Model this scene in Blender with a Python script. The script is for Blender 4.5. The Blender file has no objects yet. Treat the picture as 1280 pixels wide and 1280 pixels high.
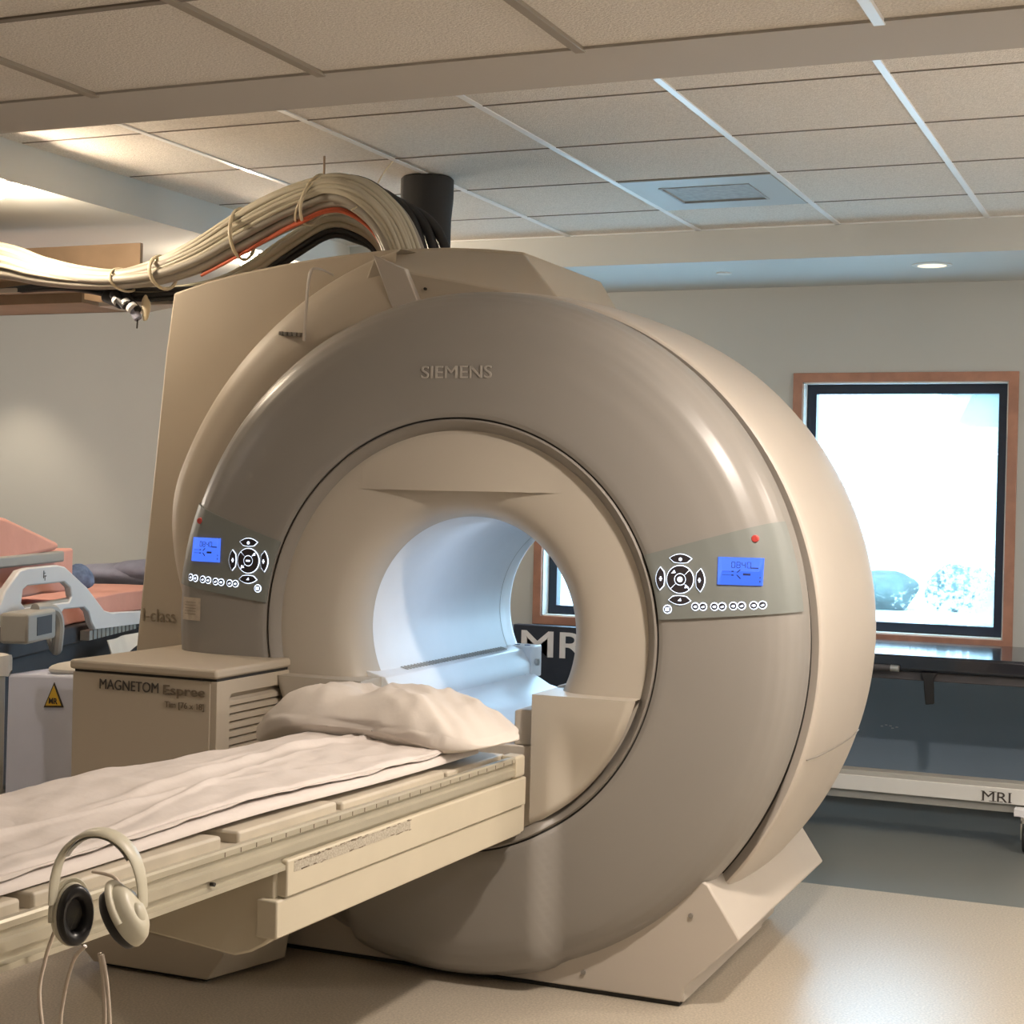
import bpy, bmesh, math, random
from mathutils import Vector, Matrix, noise
random.seed(7)
PI = math.pi
SC = bpy.context.scene
COL = SC.collection

# ------------------------------------------------------------------ materials
def mat(name, col, rough=0.5, metal=0.0, bump=0.0, bscale=60.0, var=0.0, vscale=8.0, spec=0.5, emit=None, estr=0.0, coat=0.0, col2=None, detail=4.0):
    m = bpy.data.materials.new(name); m.use_nodes = True
    nt = m.node_tree; b = nt.nodes['Principled BSDF']
    b.inputs['Base Color'].default_value = (*col, 1); b.inputs['Roughness'].default_value = rough
    b.inputs['Metallic'].default_value = metal; b.inputs['Specular IOR Level'].default_value = spec
    b.inputs['Coat Weight'].default_value = coat
    tc = nt.nodes.new('ShaderNodeTexCoord')
    if emit:
        b.inputs['Emission Color'].default_value = (*emit, 1); b.inputs['Emission Strength'].default_value = estr
    if var > 0 or col2:
        n = nt.nodes.new('ShaderNodeTexNoise'); n.inputs['Scale'].default_value = vscale; n.inputs['Detail'].default_value = detail
        r = nt.nodes.new('ShaderNodeValToRGB')
        c2 = col2 or tuple(max(0, c*(1-var)) for c in col)
        r.color_ramp.elements[0].position = 0.35; r.color_ramp.elements[1].position = 0.65
        r.color_ramp.elements[0].color = (*c2, 1); r.color_ramp.elements[1].color = (*col, 1)
        nt.links.new(tc.outputs['Object'], n.inputs['Vector']); nt.links.new(n.outputs['Fac'], r.inputs['Fac'])
        nt.links.new(r.outputs['Color'], b.inputs['Base Color'])
    if bump > 0:
        n = nt.nodes.new('ShaderNodeTexNoise'); n.inputs['Scale'].default_value = bscale; n.inputs['Detail'].default_value = 3
        bp = nt.nodes.new('ShaderNodeBump'); bp.inputs['Strength'].default_value = bump; bp.inputs['Distance'].default_value = 0.01
        nt.links.new(tc.outputs['Object'], n.inputs['Vector']); nt.links.new(n.outputs['Fac'], bp.inputs['Height'])
        nt.links.new(bp.outputs['Normal'], b.inputs['Normal'])
    return m

M = {}
M['cream'] = mat('cream_plastic', (0.53, 0.475, 0.41), 0.42, var=0.04, vscale=3, bump=0.02, bscale=300)
M['funnel'] = mat('funnel_plastic', (0.50, 0.45, 0.375), 0.42, var=0.04, vscale=3, bump=0.02, bscale=300)
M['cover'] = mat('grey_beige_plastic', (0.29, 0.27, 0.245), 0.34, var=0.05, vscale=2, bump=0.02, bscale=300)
M['ring'] = mat('ring_plastic', (0.26, 0.235, 0.205), 0.4, var=0.05)
M['housing'] = mat('housing_plastic', (0.50, 0.43, 0.335), 0.5, var=0.05, vscale=2)
M['gap'] = mat('dark_gap', (0.03, 0.028, 0.025), 0.7)
M['bore'] = mat('bore_plastic', (0.78, 0.80, 0.82), 0.35, var=0.03)
M['panel'] = mat('panel_plastic', (0.205, 0.22, 0.205), 0.45)
M['lcd'] = mat('lcd', (0.03, 0.06, 0.3), 0.8, spec=0.1, emit=(0.07, 0.19, 1.0), estr=0.8)
M['lcd_ink'] = mat('lcd_ink', (0.01, 0.02, 0.12), 0.5)
M['key'] = mat('key_dark', (0.035, 0.03, 0.035), 0.35)
M['glow'] = mat('key_glow', (0.7, 0.75, 0.9), 0.5, emit=(0.72, 0.83, 1.0), estr=1.5)
M['red'] = mat('red_button', (0.55, 0.07, 0.06), 0.35)
M['ink'] = mat('dark_print', (0.05, 0.04, 0.035), 0.6)
M['ink3'] = mat('faint_print', (0.27, 0.215, 0.155), 0.6)
M['ink2'] = mat('brown_print', (0.16, 0.12, 0.08), 0.6)
M['logo'] = mat('logo_metal', (0.50, 0.465, 0.42), 0.35, metal=0.2)
M['paper'] = mat('paper', (0.6, 0.52, 0.42), 0.8, var=0.15, vscale=60)
M['table'] = mat('table_plastic', (0.57, 0.51, 0.39), 0.42, var=0.06, vscale=5)
M['rail'] = mat('rail_metal', (0.50, 0.46, 0.36), 0.32, metal=0.35, var=0.08, vscale=12)
M['board'] = mat('cradle_board', (0.56, 0.50, 0.40), 0.5, var=0.1, vscale=10)
M['sheet'] = mat('white_sheet', (0.66, 0.60, 0.56), 0.85, bump=0.15, bscale=25, var=0.05, vscale=6)
M['pillow'] = mat('pillowcase', (0.66, 0.60, 0.54), 0.85, bump=0.2, bscale=18, var=0.06, vscale=5)
M['hp'] = mat('headphone_plastic', (0.58, 0.54, 0.42), 0.4, var=0.05)
M['black'] = mat('black_leather', (0.012, 0.011, 0.012), 0.35)
M['hose'] = mat('clear_tube', (0.66, 0.56, 0.46), 0.3, var=0.1)
M['cab1'] = mat('cable_beige', (0.62, 0.57, 0.45), 0.45, var=0.08, vscale=10)
M['cab2'] = mat('cable_grey', (0.36, 0.33, 0.28), 0.5)
M['cab3'] = mat('cable_dark', (0.03, 0.03, 0.032), 0.5)
M['cabr'] = mat('cable_red', (0.62, 0.13, 0.06), 0.45)
M['tie'] = mat('cable_tie', (0.75, 0.66, 0.48), 0.4)
M['tray'] = mat('tray_wood', (0.36, 0.25, 0.16), 0.6, var=0.2, vscale=6)
M['traymetal'] = mat('tray_metal', (0.55, 0.5, 0.43), 0.4, metal=0.5)
M['pipe'] = mat('pipe_rubber', (0.028, 0.027, 0.027), 0.75, bump=0.1, bscale=40)
M['white'] = mat('white_plastic', (0.74, 0.74, 0.76), 0.45, var=0.03)
M['binwhite'] = mat('bin_white', (0.74, 0.77, 0.92), 0.5, var=0.03)
M['greyplastic'] = mat('grey_plastic', (0.38, 0.37, 0.34), 0.5)
M['darkgrey'] = mat('dark_grey', (0.07, 0.065, 0.07), 0.6, var=0.2)
M['salmon'] = mat('salmon_sheet', (0.80, 0.40, 0.32), 0.85, bump=0.3, bscale=12, var=0.08, vscale=5)
M['bluecloth'] = mat('blue_cloth', (0.16, 0.24, 0.42), 0.85, bump=0.4, bscale=40, var=0.5, vscale=25)
M['greycloth'] = mat('grey_cloth', (0.30, 0.31, 0.40), 0.85, bump=0.4, bscale=20, var=0.25)
M['cloth'] = mat('pale_cloth', (0.72, 0.68, 0.62), 0.85, bump=0.3, bscale=20, var=0.08)
M['yellow'] = mat('sign_yellow', (0.85, 0.55, 0.06), 0.6)
M['wood'] = mat('cherry_wood', (0.40, 0.20, 0.135), 0.45, var=0.22, vscale=14, coat=0.2)
M['winblack'] = mat('window_black', (0.012, 0.018, 0.035), 0.4)
M['reveal'] = mat('reveal_white', (0.75, 0.74, 0.70), 0.5)
M['wall'] = mat('wall_paint', (0.455, 0.47, 0.455), 0.75, bump=0.03, bscale=120, var=0.03, vscale=1.5)
M['wains'] = mat('slate_paint', (0.31, 0.40, 0.50), 0.6, bump=0.03, bscale=120, var=0.06, vscale=2)
M['soffit'] = mat('soffit_paint', (0.56, 0.57, 0.55), 0.7, bump=0.03, bscale=120)
M['strip'] = mat('soffit_drywall', (0.46, 0.43, 0.39), 0.75, bump=0.02, bscale=120)
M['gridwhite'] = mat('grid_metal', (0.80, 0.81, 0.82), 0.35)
M['gridshaded'] = mat('grid_shaded', (0.30, 0.26, 0.21), 0.6)  # near runners: shade put into a darker copy of the grid colour
M['gridshadow'] = mat('grid_gap', (0.22, 0.19, 0.16), 0.8)
M['vent'] = mat('vent_metal', (0.42, 0.44, 0.44), 0.5)
M['ventdark'] = mat('vent_slots', (0.36, 0.36, 0.35), 0.6, var=0.25, vscale=40)
M['blacktop'] = mat('glossy_black_vinyl', (0.012, 0.014, 0.022), 0.12, bump=0.12, bscale=5, spec=0.8)
M['navy'] = mat('navy_board', (0.014, 0.022, 0.04), 0.5)
M['bandwhite'] = mat('white_band', (0.66, 0.65, 0.62), 0.5)
M['steel'] = mat('steel', (0.6, 0.58, 0.55), 0.3, metal=0.9)
M['rubber'] = mat('rubber', (0.02, 0.02, 0.022), 0.6)
M['lamp'] = mat('lamp_bulb', (1, 1, 1), 0.5, emit=(1.0, 0.86, 0.62), estr=60)
M['lampdim'] = mat('lamp_dim', (0.8, 0.75, 0.6), 0.3, emit=(1.0, 0.85, 0.6), estr=0.9, var=0.5, vscale=60)
M['trimring'] = mat('lamp_trim', (0.7, 0.7, 0.68), 0.4)
M['strap'] = mat('glue_residue', (0.50, 0.45, 0.36), 0.7, var=0.35, vscale=260, detail=5)
M['outground'] = mat('concrete_outside', (0.55, 0.62, 0.62), 0.9, var=0.1, vscale=1)
M['hedge'] = mat('hedge_leaves', (0.05, 0.085, 0.08), 0.9, var=0.5, vscale=3)
M['brick'] = mat('outside_eave', (0.30, 0.27, 0.25), 0.8)

def tile_mat(name, c1, c2, bump):
    m = mat(name, c1, 0.95, bump=bump, bscale=220, col2=c2, vscale=150, detail=6)
    return m
M['tile'] = tile_mat('ceiling_tile', (0.78, 0.73, 0.665), (0.63, 0.585, 0.525), 0.5)

def floor_mat():
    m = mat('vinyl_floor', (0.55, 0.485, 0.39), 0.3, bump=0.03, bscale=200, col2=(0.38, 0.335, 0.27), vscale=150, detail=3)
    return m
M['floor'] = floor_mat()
M['floordark'] = mat('floor_shaded', (0.17, 0.18, 0.165), 0.33, var=0.12, vscale=1.2)  # far strip: shade and reflection put into a darker floor colour

def glass_mat():
    m = bpy.data.materials.new('frosted_pane'); m.use_nodes = True; nt = m.node_tree; nt.nodes.clear()
    out = nt.nodes.new('ShaderNodeOutputMaterial')
    tr = nt.nodes.new('ShaderNodeBsdfTransparent'); tr.inputs[0].default_value = (0.86, 0.95, 1.0, 1)
    tl = nt.nodes.new('ShaderNodeBsdfTranslucent'); tl.inputs[0].default_value = (0.42, 0.50, 0.52, 1)
    gl = nt.nodes.new('ShaderNodeBsdfGlossy'); gl.inputs['Roughness'].default_value = 0.05
    tc = nt.nodes.new('ShaderNodeTexCoord')
    n1 = nt.nodes.new('ShaderNodeTexNoise'); n1.inputs['Scale'].default_value = 2.2; n1.inputs['Detail'].default_value = 2
    n2 = nt.nodes.new('ShaderNodeTexNoise'); n2.inputs['Scale'].default_value = 50; n2.inputs['Detail'].default_value = 3
    add = nt.nodes.new('ShaderNodeMath'); add.operation = 'MULTIPLY_ADD'; add.inputs[1].default_value = 0.9
    sep = nt.nodes.new('ShaderNodeSeparateXYZ'); mr = nt.nodes.new('ShaderNodeMapRange'); mr.inputs['From Min'].default_value = -1.25; mr.inputs['From Max'].default_value = -0.85; mr.inputs['To Min'].default_value = -0.25; mr.inputs['To Max'].default_value = 0.22
    ad2 = nt.nodes.new('ShaderNodeMath')
    nt.links.new(tc.outputs['Object'], sep.inputs[0]) if False else None
    r = nt.nodes.new('ShaderNodeValToRGB'); r.color_ramp.elements[0].position = 0.8; r.color_ramp.elements[1].position = 1.15
    r.color_ramp.elements[0].color = (0.03, 0.03, 0.03, 1); r.color_ramp.elements[1].color = (0.75, 0.75, 0.75, 1)
    mx = nt.nodes.new('ShaderNodeMixShader'); mx2 = nt.nodes.new('ShaderNodeMixShader'); mx2.inputs[0].default_value = 0.04
    L = nt.links.new
    L(tc.outputs['Object'], sep.inputs[0]); L(sep.outputs['X'], mr.inputs['Value']); L(add.outputs[0], ad2.inputs[0]); L(mr.outputs[0], ad2.inputs[1])
    L(tc.outputs['Object'], n1.inputs['Vector']); L(tc.outputs['Object'], n2.inputs['Vector'])
    L(n2.outputs['Fac'], add.inputs[0]); L(n1.outputs['Fac'], add.inputs[2]); L(ad2.outputs[0], r.inputs['Fac'])
    L(r.outputs['Color'], mx.inputs[0]); L(tr.outputs[0], mx.inputs[1]); L(tl.outputs[0], mx.inputs[2])
    L(mx.outputs[0], mx2.inputs[1]); L(gl.outputs[0], mx2.inputs[2]); L(mx2.outputs[0], out.inputs[0])
    return m
M['glass'] = glass_mat()

# ------------------------------------------------------------------ mesh helpers
def finish(bm, ang=33):
    bmesh.ops.recalc_face_normals(bm, faces=bm.faces[:])
    lim = math.radians(ang)
    for f in bm.faces: f.smooth = True
    for e in bm.edges:
        if len(e.link_faces) == 2 and e.calc_face_angle(0) > lim: e.smooth = False

def obj(name, bm, m, parent=None, ang=33, bevel=0, seg=2, loc=None):
    finish(bm, ang)
    me = bpy.data.meshes.new(name); bm.to_mesh(me); bm.free()
    for mm in (m if isinstance(m, (list, tuple)) else [m]): me.materials.append(M[mm])
    o = bpy.data.objects.new(name, me); COL.objects.link(o)
    if parent is not None:
        o.parent = parent
    if bevel:
        b = o.modifiers.new('bevel', 'BEVEL'); b.width = bevel; b.segments = seg; b.limit_method = 'ANGLE'; b.angle_limit = math.radians(35)
        b.harden_normals = False
    return o

def thing(name, label, cat, loc=(0, 0, 0), rotz=0, group=None, rotx=0):
    o = bpy.data.objects.new(name, None); COL.objects.link(o); o.empty_display_size = 0.1
    o.location = loc; o.rotation_euler = (rotx, 0, rotz); o['label'] = label; o['category'] = cat
    if group: o['group'] = group
    return o
def tag(o, label, cat, group=None):
    o['label'] = label; o['category'] = cat
    if group: o['group'] = group
    return o
def struct(o): o['kind'] = 'structure'; return o

def NB(): return bmesh.new()
def box(bm, x0, x1, y0, y1, z0, z1, mi=0):
    vs = [bm.verts.new((x, y, z)) for x in (x0, x1) for y in (y0, y1) for z in (z0, z1)]
    F = [(0, 1, 3, 2), (4, 6, 7, 5), (0, 4, 5, 1), (2, 3, 7, 6), (0, 2, 6, 4), (1, 5, 7, 3)]
    for f in F:
        fc = bm.faces.new([vs[i] for i in f]); fc.material_index = mi
    return vs
def bx(*a, **k):
    bm = NB(); box(bm, *a, **k); return bm
def prism(bm, pts, a, b, axis='y', mi=0, pts2=None):
    """extrude polygon. axis y: pts are (x,z); axis x: pts are (y,z); axis z: pts are (x,y)"""
    def P(p, t):
        if axis == 'y': return (p[0], t, p[1])
        if axis == 'x': return (t, p[0], p[1])
        return (p[0], p[1], t)
    A = [bm.verts.new(P(p, a)) for p in pts]; B = [bm.verts.new(P(p, b)) for p in (pts2 or pts)]
    f = bm.faces.new(A); f.material_index = mi
    f = bm.faces.new(B[::-1]); f.material_index = mi
    n = len(pts)
    for i in range(n):
        f = bm.faces.new((A[i], B[i], B[(i+1) % n], A[(i+1) % n])); f.material_index = mi
    return A, B
def prism_holes(bm, loops, a, b, axis='y', mi=0):
    def P(p, t):
        if axis == 'y': return (p[0], t, p[1])
        if axis == 'x': return (t, p[0], p[1])
        return (p[0], p[1], t)
    L1, E = [], []
    for lp in loops:
        V = [bm.verts.new(P(p, a)) for p in lp]; L1.append(V)
        for i in range(len(V)): E.append(bm.edges.new((V[i], V[(i+1) % len(V)])))
    r = bmesh.ops.triangle_fill(bm, use_beauty=True, use_dissolve=False, edges=E)
    faces = [g for g in r['geom'] if isinstance(g, bmesh.types.BMFace)]
    mp = {}
    for V, lp in zip(L1, loops):
        for v, p in zip(V, lp): mp[v] = bm.verts.new(P(p, b))
    for f in faces:
        f.material_index = mi
        g = bm.faces.new([mp[v] for v in f.verts][::-1]); g.material_index = mi
    for V in L1:
        n = len(V)
        for i in range(n):
            f = bm.faces.new((V[i], mp[V[i]], mp[V[(i+1) % n]], V[(i+1) % n])); f.material_index = mi
def cyl(bm, p0, p1, r0, r1=None, seg=24, caps=True, mi=0):
    p0, p1 = Vector(p0), Vector(p1); r1 = r0 if r1 is None else r1
    d = (p1-p0).normalized(); u = d.orthogonal().normalized(); w = d.cross(u)
    A = [bm.verts.new(p0+(u*math.cos(t)+w*math.sin(t))*r0) for t in [2*PI*i/seg for i in range(seg)]]
    B = [bm.verts.new(p1+(u*math.cos(t)+w*math.sin(t))*r1) for t in [2*PI*i/seg for i in range(seg)]]
    for i in range(seg):
        f = bm.faces.new((A[i], A[(i+1) % seg], B[(i+1) % seg], B[i])); f.material_index = mi
    if caps:
        f = bm.faces.new(A[::-1]); f.material_index = mi
        f = bm.faces.new(B); f.material_index = mi
def smoothpath(pts, n=6):
    P = [Vector(p) for p in pts]; out = []
    for i in range(len(P)-1):
        a = P[max(i-1, 0)]; b = P[i]; c = P[i+1]; d = P[min(i+2, len(P)-1)]
        for k in range(n):
            t = k/n
            out.append(0.5*((2*b)+(c-a)*t+(2*a-5*b+4*c-d)*t*t+(3*b-a-3*c+d)*t**3))
    out.append(P[-1]); return out
def tube(bm, pts, r, seg=8, mi=0, ell=None, up=None):
    """sweep; r a float or list; ell=(a,b) scales the section across/along 'up'"""
    n = len(pts); P = [Vector(p) for p in pts]; rings = []; u = None
    for i in range(n):
        t = (P[min(i+1, n-1)]-P[max(i-1, 0)]).normalized()
        if up is not None:
            u = Vector(up); u = (u-t*u.dot(t)).normalized()
        else:
            if u is None: u = t.orthogonal().normalized()
            else: u = (u-t*u.dot(t)).normalized()
        w = t.cross(u); rr = r[i] if isinstance(r, (list, tuple)) else r
        ea, eb = ell or (1, 1)
        rings.append([bm.verts.new(P[i]+u*math.cos(2*PI*k/seg)*rr*eb+w*math.sin(2*PI*k/seg)*rr*ea) for k in range(seg)])
    for i in range(n-1):
        for k in range(seg):
            f = bm.faces.new((rings[i][k], rings[i][(k+1) % seg], rings[i+1][(k+1) % seg], rings[i+1][k])); f.material_index = mi
    f = bm.faces.new(rings[0][::-1]); f.material_index = mi
    f = bm.faces.new(rings[-1]); f.material_index = mi
def grid(bm, nu, nv, fn, mi=0, closeu=False):
    V = [[bm.verts.new(fn(i/(nu if closeu else nu-1) if True else 0, j/(nv-1))) for j in range(nv)] for i in range(nu)]
    for i in range(nu if closeu else nu-1):
        for j in range(nv-1):
            a = V[i][j]; b = V[(i+1) % nu][j]; c = V[(i+1) % nu][j+1]; d = V[i][j+1]
            f = bm.faces.new((a, b, c, d)); f.material_index = mi
    return V
def textmesh(name, body, m, parent, origin, right, up, w, h, depth=0.0015, bold=0.0):
    cu = bpy.data.curves.new(name, 'FONT'); cu.body = body; cu.size = 1; cu.extrude = 0.02; cu.offset = bold
    o = bpy.data.objects.new(name, cu); COL.objects.link(o)
    dg = bpy.context.evaluated_depsgraph_get()
    me = bpy.data.meshes.new_from_object(o.evaluated_get(dg)); bpy.data.objects.remove(o); bpy.data.curves.remove(cu)
    xs = [v.co.x for v in me.vertices]; ys = [v.co.y for v in me.vertices]; zs = [v.co.z for v in me.vertices]
    x0, x1, y0, y1, z0, z1 = min(xs), max(xs), min(ys), max(ys), min(zs), max(zs)
    O, Rv, U = Vector(origin), Vector(right).normalized(), Vector(up).normalized(); N = Rv.cross(U)
    for v in me.vertices:
        c = v.co; v.co = O+Rv*((c.x-x0)/(x1-x0)*w)+U*((c.y-y0)/(y1-y0)*h)+N*((c.z-z0)/max(z1-z0, 1e-6)*depth)
    me.materials.clear(); me.materials.append(M[m])
    o = bpy.data.objects.new(name, me); COL.objects.link(o)
    if parent is not None: o.parent = parent
    return o
def blob(bm, c, r, e=1.0, nz=0.0, ns=3.0, su=32, sv=18, rot=0, mi=0, sharp=1.0):
    c = Vector(c)
    def sg(v, p): return math.copysign(abs(v)**p, v)
    cr, sr = math.cos(rot), math.sin(rot)
    def fn(u, v):
        a = 2*PI*u; b = -PI/2+PI*v
        x = sg(math.cos(b), sharp)*sg(math.cos(a), e)*r[0]; y = sg(math.cos(b), sharp)*sg(math.sin(a), e)*r[1]; z = sg(math.sin(b), sharp)*r[2]
        k = 1+nz*noise.noise(Vector((x, y, z))*ns+c)
        x, y, z = x*k, y*k, z*k
        return (c.x+x*cr-y*sr, c.y+x*sr+y*cr, c.z+z)
    grid(bm, su, sv, fn, mi, closeu=True)
    bmesh.ops.remove_doubles(bm, verts=bm.verts[:], dist=1e-5)

# ------------------------------------------------------------------ the room
ZC, ZN, ZS = 2.576, 2.32, 2.436          # far ceiling, near lower ceiling, soffit underside
YW, YS, XL, XR, YB, XS = 7.70, 6.80, -7.0, 1.6, -3.2, -3.765
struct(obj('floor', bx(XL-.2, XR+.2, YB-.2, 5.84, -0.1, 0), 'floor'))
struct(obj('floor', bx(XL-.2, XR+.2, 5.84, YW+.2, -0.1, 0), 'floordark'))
struct(obj('trim_1', bx(XL, XR, YW-0.014, YW, 0, 0.10), 'navy', bevel=0.004))
# wall with two window openings
W1 = (-1.752, -0.795, 0.778, 1.972); W2 = (-3.088, -2.131, 0.778, 1.972)
bm = NB()
wy0, wy1 = YW, YW+0.22
xs = [XL-.2, W2[0], W2[1], W1[0], W1[1], XR+.2]
for i in range(5):
    if i in (1, 3):
        box(bm, xs[i], xs[i+1], wy0, wy1, 0.725, W1[2]); box(bm, xs[i], xs[i+1], wy0, wy1, W1[3], 2.8)
    else: box(bm, xs[i], xs[i+1], wy0, wy1, 0.725, 2.8)
struct(obj('wall_back', bm, 'wall'))
struct(obj('wall_back', bx(XL-.2, XR+.2, wy0, wy1, 0, 0.725), 'wains'))
struct(obj('wall_left', bx(XL-.2, XL, YB, YW, 0, 2.8), 'wall'))
struct(obj('wall_right', bx(XR, XR+.2, YB, YW, 0, 2.8), 'wall'))
struct(obj('wall_front', bx(XL-.2, XR+.2, YB-.2, YB, 0, 2.8), 'wall'))
# ceilings
struct(obj('ceiling', bx(XS, XR+.2, 3.33, YS, ZC, ZC+0.05), 'tile'))
struct(obj('ceiling', bx(XL-.2, XR+.2, YB-.2, 3.085, ZN, ZN+0.05), 'tile'))
struct(obj('trim_2', bx(XL-.2, XR+.2, 3.085, 3.35, ZN-0.006, ZC+0.1), 'strip'))
bm = NB()
box(bm, XL-.2, XR+.2, YS, YW+.1, ZS, ZC+0.1)
box(bm, XL-.2, XS, 3.35, YS, ZS, ZC+0.1)
struct(obj('trim_3', bm, 'soffit'))
struct(obj('ceiling', bx(XL-.3, XR+.3, YB-.3, YW+.3, 2.80, 2.86), 'strip'))
# ceiling grid
g0, g1 = -0.804, 4.448
bm = NB()
x = g0
for i in range(-4, 6):
    x = g0-0.61*i
    if XS < x < XR: box(bm, x-0.0115, x+0.0115, 3.35, YS, ZC-0.004, ZC+0.001)
bm8 = NB()
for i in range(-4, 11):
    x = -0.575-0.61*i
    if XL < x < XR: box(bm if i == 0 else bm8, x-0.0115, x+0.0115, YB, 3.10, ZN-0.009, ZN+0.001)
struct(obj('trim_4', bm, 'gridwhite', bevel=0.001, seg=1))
struct(obj('trim_8', bm8, 'gridshaded', bevel=0.001, seg=1))

bm = NB()
for j in range(-1, 5):
    y = g1+0.61*j
    if 3.4 < y < YS-.02: box(bm, XS+.01, XR, y-0.0035, y+0.0035, ZC-0.0025, ZC+0.001)
for j in range(0, 9):
    y = 2.54-0.61*j
    box(bm, XL, XR, y-0.010, y+0.010, ZN-0.0045, ZN+0.001)
struct(obj('trim_5', bm, 'gridshadow'))
struct(obj('trim_6', bx(XS, XR, YS-0.015, YS, ZC-0.004, ZC+0.002), 'gridwhite'))

# windows (structure): wood casing, reveal, black sash, pane
def window(n, W):
    x0, x1, z0, z1 = W
    root = bpy.data.objects.new('window_%d' % n, None); COL.objects.link(root); root['kind'] = 'structure'
    root.location = (0, 0, 0)
    k = 0.045
    bm = NB()
    prism_holes(bm, [[(x0-k, z0-k), (x1+k, z0-k), (x1+k, z1+k), (x0-k, z1+k)], [(x0, z0), (x1, z0), (x1, z1), (x0, z1)]], YW-0.018, YW+0.002)
    obj('casing', bm, 'wood', root, bevel=0.003)
    bm = NB()
    t = 0.006
    for a in ((x0, x0+t, z0, z1), (x1-t, x1, z0, z1), (x0, x1, z1-t, z1), (x0, x1, z0, z0+t)):
        box(bm, a[0], a[1], YW-0.002, YW+0.19, a[2], a[3])
    obj('reveal', bm, 'reveal', root)
    bm = NB(); f = 0.045
    a0, a1, c0, c1 = x0+t, x1-t, z0+t, z1-t
    prism_holes(bm, [[(a0, c0), (a1, c0), (a1, c1), (a0, c1)], [(a0+f, c0+f), (a1-f, c0+f), (a1-f, c1-f), (a0+f, c1-f)]], YW+0.075, YW+0.14)
    obj('sash', bm, 'winblack', root, bevel=0.003)
    bm = NB(); box(bm, a0+f-.005, a1-f+.005, YW+0.108, YW+0.112, c0+f-.005, c1-f+.005)
    obj('pane', bm, 'glass', root)
    return root
window(1, W1); window(2, W2)

# outside
o = obj('ground_outside', bx(-60, 40, YW+.3, 80, -0.62, -0.6), 'outground'); struct(o)
for i, (hx, hw, hh) in enumerate([(-8.6, 0.75, 0.72), (-7.0, 0.72, 0.68), (-5.35, .65, 0.66), (-3.9, 0.6, 0.8)]):
    bm = NB(); blob(bm, (hx, 30+0.3*i, -0.6+hh*0.5), (hw, 0.7, hh*0.55), 0.8, 0.35, 2.5)
    tag(obj('hedge_bush', bm, 'hedge'), ['round dark bush outside, leftmost in the pane of the bright window', 'wide dark bush outside, second from left low in the bright window', 'small dark bush outside, third from left low in the bright window', 'taller dark bush outside at the lower right of the bright window'][i], 'bush', 'bushes beyond the window')
# roof eave seen through the upper right of the pane
bm = NB(); prism(bm, [(-0.87, 2.4), (0.4, 2.4), (0.4, 1.83), (-1.136, 1.827)], 8.6, 9.1)
bm2 = obj('roof_eave', bm, 'brick'); struct(bm2)

# ------------------------------------------------------------------ MRI scanner
XC, ZO = -1.94, 1.00
scanner = thing('mri_scanner', 'large beige closed-bore MRI scanner with round front cover, standing in middle of room', 'MRI scanner', (XC, 4.8, 0))
bpy.context.view_layer.update()
def child(name, bm, m, parent, **k):
    """mesh given in world coordinates, made a child of a thing whose transform is kept"""
    for v in bm.verts: v.co = v.co
    o = obj(name, bm, m, None, **k); o.parent = parent
    mw = Matrix.LocRotScale(parent.location, parent.rotation_euler, parent.scale) if parent.parent is None else None
    if mw is not None: o.matrix_parent_inverse = mw.inverted()
    return o
def ctext(name, body, m, parent, *a, **k):
    o = textmesh(name, body, m, None, *a, **k); o.parent = parent
    if parent.parent is None:
        o.matrix_parent_inverse = Matrix.LocRotScale(parent.location, parent.rotation_euler, parent.scale).inverted()
    return o
def sub(name, bm, m, parent, **k):          # sub-part: parent mesh already sits in world coordinates through its own inverse
    o = obj(name, bm, m, None, **k); o.parent = parent
    return o
def subtext(name, body, m, parent, *a, **k):
    o = textmesh(name, body, m, None, *a, **k); o.parent = parent
    return o

def lerp(P, r):
    if r <= P[0][0]: return P[0][1]
    for (a, b), (c, d) in zip(P, P[1:]):
        if r <= c: return b+(d-b)*(r-a)/(c-a)
    return P[-1][1]
PROF = [(0.617, 4.158), (0.63, 4.152), (0.72, 4.150), (0.80, 4.153), (0.87, 4.163), (0.91, 4.175), (0.94, 4.192), (0.962, 4.213), (0.978, 4.24), (0.988, 4.275), (0.993, 4.32), (0.990, 4.345)]
def ss(a, b, t):
    t = max(0, min(1, (t-a)/(b-a))); return t*t*(3-2*t)
def off(x, z):
    """forward bulge of the column under the table"""
    return -0.055*(1-ss(0.28, 0.345, abs(x-XC)))*(1-ss(0.50, 0.86, z))
def surf(x, z): 
    r = math.hypot(x-XC, z-ZO)
    return lerp(PROF, r)+off(x, z)
def polar(bm, prof, a0, a1, na, closed, offs=True, mi=0, cx=XC, cz=ZO):
    n = len(prof)
    def fn(u, v):
        j = int(round(v*(n-1))); r, y = prof[j]; a = a0+(a1-a0)*u
        x = cx+r*math.cos(a); z = cz+r*math.sin(a)
        return (x, y+(off(x, z) if offs else 0), z)
    return grid(bm, na, n, fn, mi, closeu=closed)
def dense(P, n=5):
    out = []
    for (a, b), (c, d) in zip(P, P[1:]):
        for k in range(n): out.append((a+(c-a)*k/n, b+(d-b)*k/n))
    return out+[P[-1]]
# front cover
bm = NB(); polar(bm, [(0.619, 4.30)]+dense(PROF, 4), 0, 2*PI, 260, True)
front = child('front_cover', bm, 'cover', scanner, ang=50)
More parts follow.
